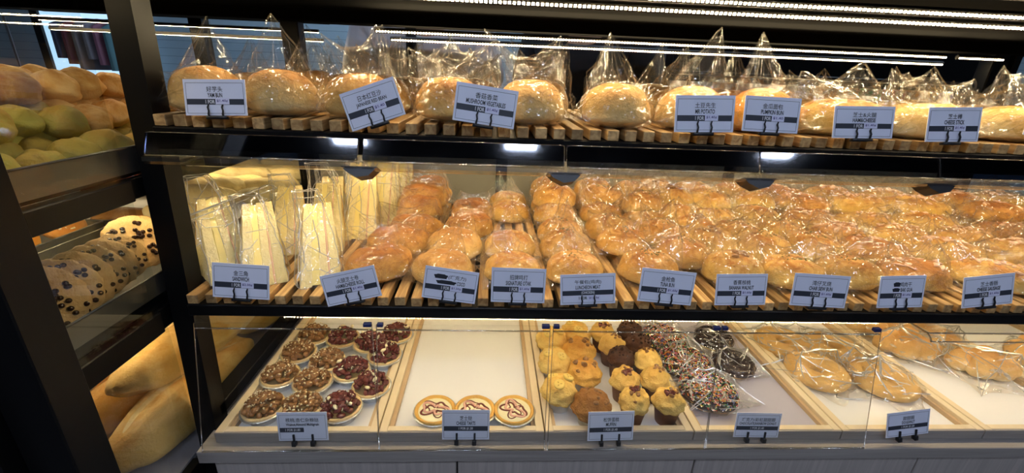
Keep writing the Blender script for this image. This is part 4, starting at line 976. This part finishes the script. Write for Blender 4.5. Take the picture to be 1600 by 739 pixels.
# heap of round buns
def pile(mat, n, s0): return [Proto(MB().blob(.036, .033, .046, s0 + k, 30, 20, .45, 2.15, .07, 1.9).build('round_bun', mat)) for k in range(n)]
PB = pile('pile_brown', 4, 300); PG = pile('pile_green', 3, 320)
for q in PB + PG: tag(q.root, 'x', 'bun', 'heaped round buns in the side case')
ords = ['first', 'second', 'third', 'fourth', 'fifth', 'sixth', 'seventh', 'eighth', 'ninth', 'tenth', 'eleventh']
for layer, zz in enumerate((1.312, 1.340, 1.367, 1.393, 1.418)):
    s0 = (layer + 1) // 2
    for j in range(11 - layer):
        for i in range(8 - layer // 2):
            if i < s0 or j < s0 // 2: continue
            if layer < 3 and i > s0 + 1 and j > s0 + 1: continue
            x = -.706 - i * .064 - (layer % 2) * .030; y = .642 + j * .062 + (layer % 2) * .030
            if y > 1.30: continue
            x += RN.uniform(-.008, .008); y += RN.uniform(-.008, .008)
            green = layer < 2 and j < 7 or (layer == 2 and j < 4 and i < 4)
            p = (PG if green else PB)[RN.randrange(3)]
            lb = '%s heap bun, %s layer, %s row from the glass, %s from the near end' % ('green tinged' if green else 'brown', ['bottom', 'second', 'third', 'fourth', 'top'][layer], ords[i], ords[j])
            p.put((x, y, zz + RN.uniform(-.005, .005)), (RN.uniform(-.35, .35), RN.uniform(-.35, .35), RN.uniform(0, 6.28)), lb, 'heaped round buns in the side case', RN.uniform(.95, 1.16))
# chocolate chip cookies leaning in a row
def cookie(seed):
    r = empty('chocolate_chip_cookie', (0, 0, 0), label='x', cat='cookie')
    m = MB().blob(.058, .058, .020, seed, 48, 18, .5, 2.6, .07, 3.4, M=T(0, 0, -.011)); m.build('cookie_dough', 'cookie_dough', r); zf = surf(m)
    rr = random.Random(seed); m = MB()
    for k in range(46):
        q = math.sqrt(rr.random()) * .052; an = rr.uniform(0, 6.28); s = .0046
        m.lathe([(s, 0), (s * .95, .002), (s * .55, .0042), (0, .0052)], 10, M=T(q * math.cos(an), q * math.sin(an), (zf(q * math.cos(an), q * math.sin(an)) or 0) - .0006, rr.uniform(-.3, .3), rr.uniform(-.3, .3), 0))
    m.build('chocolate_chips', 'choc_chip', r); return Proto(r)
CK = [cookie(s) for s in (71, 72)]
cks = [(88, 470, 'chocolate chip cookie nearest the corner post, leaning first in the row'), (108, 455, 'chocolate chip cookie leaning second in the row'), (136, 446, 'chocolate chip cookie leaning third in the row'), (162, 436, 'chocolate chip cookie leaning fourth in the row'), (183, 428, 'chocolate chip cookie leaning fifth in the row'), (203, 424, 'small chocolate chip cookie leaning last in the row')]
for i, (px, py, lb) in enumerate(cks):
    y = .655 + i * .036; p = (-.722 - .005 * i, y - .01, 1.126)
    CK[i % 2].put(p, (-.15, 1.10, -.75), lb, 'chocolate chip cookies', 1.0 - .03 * i)
CK[0].put((-.765, .905, 1.130), (.80, .55, .2), 'chocolate chip cookie propped upright facing out beside the front post', 'chocolate chip cookies', 1.05)
def seeded(name, seed, mat, a, b, h, top, tm, n, lb_cat='bun', size=.003):
    r = empty(name, (0, 0, 0), label='x', cat=lb_cat); bl = MB().blob(a, b, h, seed, 30, 16, .4, 2.4, .03, 1.8); bl.build('bread', mat, r)
    m = MB(); chips(m, n, a, b, h, seed, size, .45, 0, .8, elong=1.8, zf=surf(bl)); m.build(top, tm, r); return Proto(r)
SB = seeded('sesame_bun', 81, 'pastry', .058, .055, .030, 'sesame_seeds', 'sesame', 46)
SB.put((-.86, .70, 1.085), (.2, .2, 0), 'flat golden bun with sesame tucked behind the cookies', None)
GB_ = seeded('glossy_round_bun', 83, 'bun_pumpkin', .052, .052, .030, 'sesame_seeds', 'sesame', 22, size=.0025)
for i, (x, y) in enumerate([(-1.05, .80), (-1.035, .90), (-1.02, 1.0), (-1.18, .82), (-1.17, .93), (-1.30, .88)]):
    GB_.put((x, y, 1.125 if i < 3 else 1.10), (.3, .75 if i < 3 else .2, .4), 'glossy round bun in the tray behind the cookies, %s' % ['nearest the corner post', 'middle one leaning on the tray side', 'farthest one leaning on the tray side', 'inner row near the corner post', 'inner row middle', 'innermost'][i], 'glossy round buns')
LF = Proto(tag(MB().blob(.075, .036, .045, 90, 30, 16, .4, 2.4, .03, 1.5, crease).build('finger_bun', 'finger_bun'), 'x', 'bun', 'pale finger buns in the side case'))
LF.put((-.86, 1.16, 1.094), (0, 0, .2), 'smooth pale long bun at the near end of the finger bun tray')
LF.put((-.80, 1.18, 1.135), (0, 0, .1), 'smooth pale long bun stacked on another at the near end of the tray')
CR = Proto(tag(MB().blob(.075, .034, .026, 91, 30, 16, .4, 2.4, .05, 2.5).build('chocolate_roll', 'muffin_brown'), 'x', 'roll')); CR.put((-.985, 1.15, 1.094), (0, 0, .15), 'flat dark chocolate roll beside the pale long buns')
FBp = [Proto(tag(MB().blob(.070, .034, .040, 92 + k, 30, 16, .4, 2.4, .05, 1.8, braid).build('finger_bun', 'finger_bun'), 'x', 'bun', 'pale finger buns in the side case')) for k in range(3)]
for i in range(6):
    for j in range(4):
        if i == 0 and j > 2: continue
        FBp[(i + j) % 3].put((-.725 - j * .118 - (i % 2) * .02, 1.33 + i * .088, 1.094 + .012 * (i % 2)), (0, RN.uniform(-.05, .05), -.25 + RN.uniform(-.15, .15)), 'pale scored finger bun in the side case, %s row, %s' % (ORD[i], ['nearest the main display', 'second from the main display', 'third from the main display', 'innermost'][j]), 'pale finger buns in the side case')
FT = NB[0]
for i, (x, y) in enumerate([(-1.215, 1.35), (-1.215, 1.44), (-1.19, 1.53), (-1.31, 1.38), (-1.31, 1.48)]):
    ND[0].put((x, y, 1.095), (0, 0, i), 'tart in a silver foil cup in the side case, %s' % ['nearest the viewer', 'second along the tray edge', 'third along the tray edge', 'inner row first', 'inner row second'][i], 'foil cup tarts in the side case')
# large crusty loaves at the bottom
def loaf(seed, L=.235, W=.066, H=.105):
    r = empty('crusty_loaf', (0, 0, 0), label='x', cat='loaf')
    def fn(d, u, z):
        g = math.exp(-((d.y + .18 * math.sin(d.x * 3)) / .16) ** 2) if z > 0 and abs(d.x) < .8 else 0
        return 1 - .10 * g + .03 * math.exp(-((abs(d.y) - .35) / .12) ** 2) * (z > 0)
    lb_ = MB().blob(L, W, H, seed, 72, 36, .45, 2.2, .05, 1.8, fn); lb_.build('loaf_crust', 'baguette', r); zf = surf(lb_)
    def fz(x, y): return H * .4 
    vs = []; n = 26
    for i in range(n + 1):
        t = -.72 + 1.44 * i / n; wv = .22 * math.sqrt(max(0, 1 - (t / .73) ** 2))
        for s_ in (-1, -.4, .2, 1):
            yy = -.18 * math.sin(t * 3) + s_ * wv; q = max(0, 1 - abs(t) ** 2.6 - abs(yy) ** 2.1); vs.append((t * L, yy * W, (zf(t * L, yy * W) or H * .5) + (.0012 if abs(s_) < .9 else -.001)))
    MB().add(vs, [(i * 4 + k, (i + 1) * 4 + k, (i + 1) * 4 + k + 1, i * 4 + k + 1) for i in range(n) for k in range(3)]).build('slash', 'loaf_slash', r)
    return Proto(r)
LV = [loaf(95), loaf(96), loaf(97)]
lv = [(-.735, .90, .668, 1.50, 0, 'large crusty loaf lowest and nearest the glass, its end on white paper'), (-.885, .93, .668, 1.45, 0, 'large crusty loaf on the bottom, second from the glass'), (-1.03, .97, .668, 1.5, 0, 'large crusty loaf on the bottom, third from the glass'),
      (-.770, 1.02, .765, 1.42, 0, 'large slashed loaf on top of the pile nearest the glass'), (-.925, 1.00, .765, 1.47, 0, 'large loaf on top of the pile, second from the glass'), (-1.08, 1.05, .765, 1.5, 0, 'large loaf on top of the pile, third from the glass'),
      (-.755, 1.42, .668, 1.5, 0, 'far crusty loaf on the bottom nearest the main display'), (-.90, 1.45, .668, 1.5, 0, 'far crusty loaf on the bottom, second from the main display'), (-.80, 1.52, .765, 1.5, 0, 'far crusty loaf on top of the pile by the main display'), (-.96, 1.50, .765, 1.5, 0, 'far crusty loaf on top of the pile, inner one'), (-.86, 1.25, .855, 1.3, 0, 'crusty loaf lying across the top of the pile')]
for i, (x, y, z, rz, rx, lb) in enumerate(lv): LV[i % 3].put((x, y, z), (rx, 0, rz), lb, 'large crusty loaves', (1., 1.12, 1.0))

# ================================================================== KITCHEN AND BACKGROUND
def person(loc, rz, shirt, label, lean=.0, strap=False):
    r = empty('person', loc, rz, label=label, cat='person'); r.scale = (1.10, 1.10, 1.165)
    J = {'pel': (0, 0, .95), 'che': (0, -lean * .5, 1.25), 'nk': (0, -lean, 1.47), 'hd': (0, -lean * 1.25, 1.56)}
    def skin(name, mat, V, E_, R, lv=2):
        me = bpy.data.meshes.new(name); me.from_pydata(V, E_, []); o = bpy.data.objects.new(name, me); COL.objects.link(o); o.parent = r
        me.materials.append(MATS[mat]); m = o.modifiers.new('s', 'SKIN'); m.use_smooth_shade = True
        for i, q in enumerate(R): me.skin_vertices[0].data[i].radius = q if isinstance(q, tuple) else (q, q)
        me.skin_vertices[0].data[0].use_root = True
        s_ = o.modifiers.new('d', 'SUBSURF'); s_.levels = lv; s_.render_levels = lv; return o
    l = lean
    V = [(0, 0, .95), (0, -l * .4, 1.2), (0, -l * .9, 1.42), (0, -l * 1.05, 1.50), (0, -l * 1.2, 1.60)]; E_ = [(0, 1), (1, 2), (2, 3), (3, 4)]; R = [(.15, .11), (.14, .10), (.15, .10), .05, .06]
    for s_ in (-1, 1):
        k = len(V); V += [(s_ * .09, 0, .86), (s_ * .10, -.01, .48), (s_ * .10, .02, .08), (s_ * .11, -.11, .03)]; E_ += [(0, k), (k, k + 1), (k + 1, k + 2), (k + 2, k + 3)]; R += [.085, .058, .04, .035]
        k = len(V); V += [(s_ * .19, -l * .9, 1.42), (s_ * .25, -l * .9 + .02, 1.16), (s_ * .22, -l - .18, 1.02), (s_ * .21, -l - .26, 1.0)]; E_ += [(2, k), (k, k + 1), (k + 1, k + 2), (k + 2, k + 3)]; R += [.065, .042, .032, .028]
        for f_ in range(5):
            kk = len(V); a = (f_ - 2) * .014; L = [.035, .05, .055, .05, .04][f_]
            V += [(s_ * .21 + a, -l - .29, .995), (s_ * .21 + a * 1.4, -l - .29 - L * .6, .985), (s_ * .21 + a * 1.5, -l - .29 - L, .965)]; E_ += [(k + 3, kk), (kk, kk + 1), (kk + 1, kk + 2)]; R += [.009, .008, .007]
    skin('body', 'skin', V, E_, R)
    V = [(0, 0, .93), (0, -l * .4, 1.2), (0, -l * .9, 1.43), (0, -l, 1.475)]; E_ = [(0, 1), (1, 2), (2, 3)]; R = [(.17, .125), (.16, .12), (.175, .115), .075]
    for s_ in (-1, 1):
        k = len(V); V += [(s_ * .19, -l * .9, 1.43), (s_ * .245, -l * .9 + .02, 1.22)]; E_ += [(2, k), (k, k + 1)]; R += [.085, .068]
    skin('shirt', shirt, V, E_, R)
    V = [(0, 0, .95)]; E_ = []; R = [(.165, .125)]
    for s_ in (-1, 1):
        k = len(V); V += [(s_ * .095, 0, .84), (s_ * .10, -.01, .48), (s_ * .10, .02, .10)]; E_ += [(0, k), (k, k + 1), (k + 1, k + 2)]; R += [.10, .075, .06]
    skin('trousers', 'cloth_black', V, E_, R)
    hd = MB(); Vv, Fc = ico(3); hz = 1.68; hy = -l * 1.35 - .01
    hv = []
    for v in Vv:
        p = Vector((v.x * .075, v.y * .095, v.z * .115))
        if v.y < -.5: p.y -= .018 * math.exp(-(v.x / .16) ** 2 - ((v.z + .1) / .2) ** 2); p.y += .008 * math.exp(-((abs(v.x) - .35) / .16) ** 2 - ((v.z - .12) / .12) ** 2)
        if v.z < -.5: p.x *= .82
        hv.append((p.x, p.y + hy, p.z + hz))
    hd.add(hv, Fc)
    for s_ in (-1, 1): hd.blob(.010, .018, .05, 3, 10, 8, .5, M=T(s_ * .077, hy + .005, hz - .03))
    h = hd.build('head', 'skin', r)
    MB().box(-.022, .022, hy - .098, hy - .088, hz - .056, hz - .048, c=.002).build('mouth', 'ham', h)
    for s_ in (-1, 1): MB().blob(.011, .006, .012, 1, 10, 8, .5, M=T(s_ * .030, hy - .086, hz + .004)).build('eye', 'cloth_black', h)
    hr = MB(); hr.add([(p[0] * 1.10, (p[1] - hy) * 1.10 + hy + .010, (p[2] - hz) * 1.08 + hz + .012) for p in hv], [f for f in Fc if sum(hv[i][2] - hz + (hv[i][1] - hy) * .9 for i in f) / 3 > .028]); hr.build('hair', 'hair', r)
    if strap: MB().tube([(.03, .10 - 0, 1.0), (.035, .115 - l * .4, 1.2), (.04, .12 - l * .9, 1.44), (.045, .02 - l, 1.53), (.05, -.11 - l, 1.42)], .018, 8).build('apron_strap', 'cloth_black', r)
    return r
person((-.27, 1.86, .0), PI + .1, 'shirt_white', 'kitchen worker in a white shirt with black apron strap behind the rear glass', lean=.04, strap=True)
person((.38, 1.95, .0), PI - .4, 'cloth_black', 'kitchen worker in black clothes standing behind the rear glass', lean=.05)
# packet rack at the back right
rk = empty('packet_rack', (1.75, 2.45, 0), label='dark rack of snack packets behind the rear glass', cat='rack')
for z in (1.36, 1.56): MB().box(-.85, .85, -.15, .2, z - .015, z, c=.002).build('rack_shelf', 'black_steel', rk, False)
for x in (-.86, .86): MB().box(x - .02, x + .02, -.15, .2, 0, 1.9, c=.002).build('rack_post', 'black_steel', rk, False)
MB().box(-.84, .84, .19, .21, .9, 1.9).build('rack_back', 'black_steel', rk, False)
for q, (nm, c) in enumerate([('orange', (.75, .28, .06)), ('red', (.55, .06, .04)), ('green', (.08, .38, .12)), ('cream', (.75, .62, .42)), ('violet', (.25, .12, .55))]):
    t = NT('packet_' + nm); b = t.bsdf(i_Roughness=.3); v = t.tex('Voronoi', i_Scale=38.); t.l(t.ramp(v.outputs[0], [(.2, c), (.6, tuple(min(1, x * .4 + .18) for x in c)), (.9, (.7, .6, .5))]), b.inputs['Base Color'])
pk_ = {}
def packet(mt):
    if mt not in pk_:
        m = MB(); n = 14; vs = []
        for sgn in (-1, 1):
            for j in range(n + 1):
                for i in range(n + 1):
                    u, v = -1 + 2 * i / n, -1 + 2 * j / n; k_ = ((1 - u ** 4) * (1 - v ** 6)) ** .5
                    vs.append((u * .064, sgn * (.030 * k_ + .0005) * (1 + .3 * noise.noise(Vector((u * 2, v * 2, sgn)))), (v + 1) * .075))
        N = (n + 1) ** 2
        for q in (0, N): m.f += [tuple(z + q for z in ((j * (n + 1) + i, j * (n + 1) + i + 1, (j + 1) * (n + 1) + i + 1, (j + 1) * (n + 1) + i)[::1 if q == 0 else -1])) for j in range(n) for i in range(n)]
        m.v = vs; m.mi = [0] * len(m.f); r = m.build('snack_packet', 'packet_' + mt); tag(r, 'x', 'packet', 'snack packets on the rack'); pk_[mt] = Proto(r)
    return pk_[mt]
for i, mt in enumerate(['cream', 'cream', 'orange', 'cream', 'cream', 'cream', 'orange', 'orange', 'green', 'red', 'orange', 'violet']):
    packet(mt).put((.97 + i * .136, 2.38, 1.361), (0, 0, RN.uniform(-.1, .1)), '%s snack packet, %s along the rack shelf behind the glass' % (mt, ['first', 'second', 'third', 'fourth', 'fifth', 'sixth', 'seventh', 'eighth', 'ninth', 'tenth', 'eleventh', 'last'][i]), 'snack packets on the rack')
# far left: reflected shop window, built as a glowing pane with garments
wa, wb = at(86, 100, Y=3.45).x, at(205, 100, Y=3.45).x; wc, wh = (wa + wb) / 2, (wb - wa) / 2
wn = empty('window', (wc, 3.45, 0)); wn.name = 'window_reflection'; wn['kind'] = 'structure'
MB().box(-wh, wh, 0, .02, .9, 1.86).build('reflection_pane', 'reflected_window', wn, False)
m = MB(); m.box(-wh - .05, -wh, -.02, .04, .85, 1.91); m.box(wh, wh + .05, -.02, .04, .85, 1.91); m.box(-wh, wh, -.02, .04, .85, .9); m.box(-wh, wh, -.02, .04, 1.86, 1.91); m.build('window_frame', 'black_steel', wn, False)
tag(MB().tube([(wa - .02, 3.22, 0), (wa - .02, 3.22, 1.74), (wb + .09, 3.22, 1.74), (wb + .09, 3.22, 0)], .008, 8).build('clothes_rail', 'alu'), 'metal clothes rail before the reflected window built beyond the side case', 'rail')
for i, (c, lb) in enumerate([((.03, .05, .12), 'dark navy garment'), ((.16, .03, .06), 'dark red garment'), ((.20, .19, .22), 'grey garment'), ((.25, .24, .28), 'pale grey garment'), ((.30, .14, .20), 'rose garment'), ((.10, .22, .25), 'teal garment')]):
    plain('garment%d' % i, c, .85); m = MB(); n = 18; vs = []
    for j in range(12):
        for k in range(n):
            a = 2 * PI * k / n; wd = .016 + .012 * j / 11; vs.append((math.cos(a) * wd * (.8 + .2 * math.sin(3 * a + i)), math.sin(a) * .14 * (1 if j > 1 else .6) * (1 + .1 * math.sin(5 * a)), 1.738 - j * (.022 + .003 * (i % 3))))
    m.add(vs, [(j * n + k, j * n + (k + 1) % n, (j + 1) * n + (k + 1) % n, (j + 1) * n + k)[::-1] for j in range(11) for k in range(n)] + [tuple(range(n))])
    tag(m.build('hanging_garment', 'garment%d' % i), lb + ' hanging before the reflected window built beyond the side case', 'garment').location = (at(122 + i * 15, 90, Y=3.22).x, 3.22, 0)

# prototypes nothing used
for p in Proto.every:
    if not p.used:
        for c in list(p.root.children): bpy.data.objects.remove(c)
        bpy.data.objects.remove(p.root)
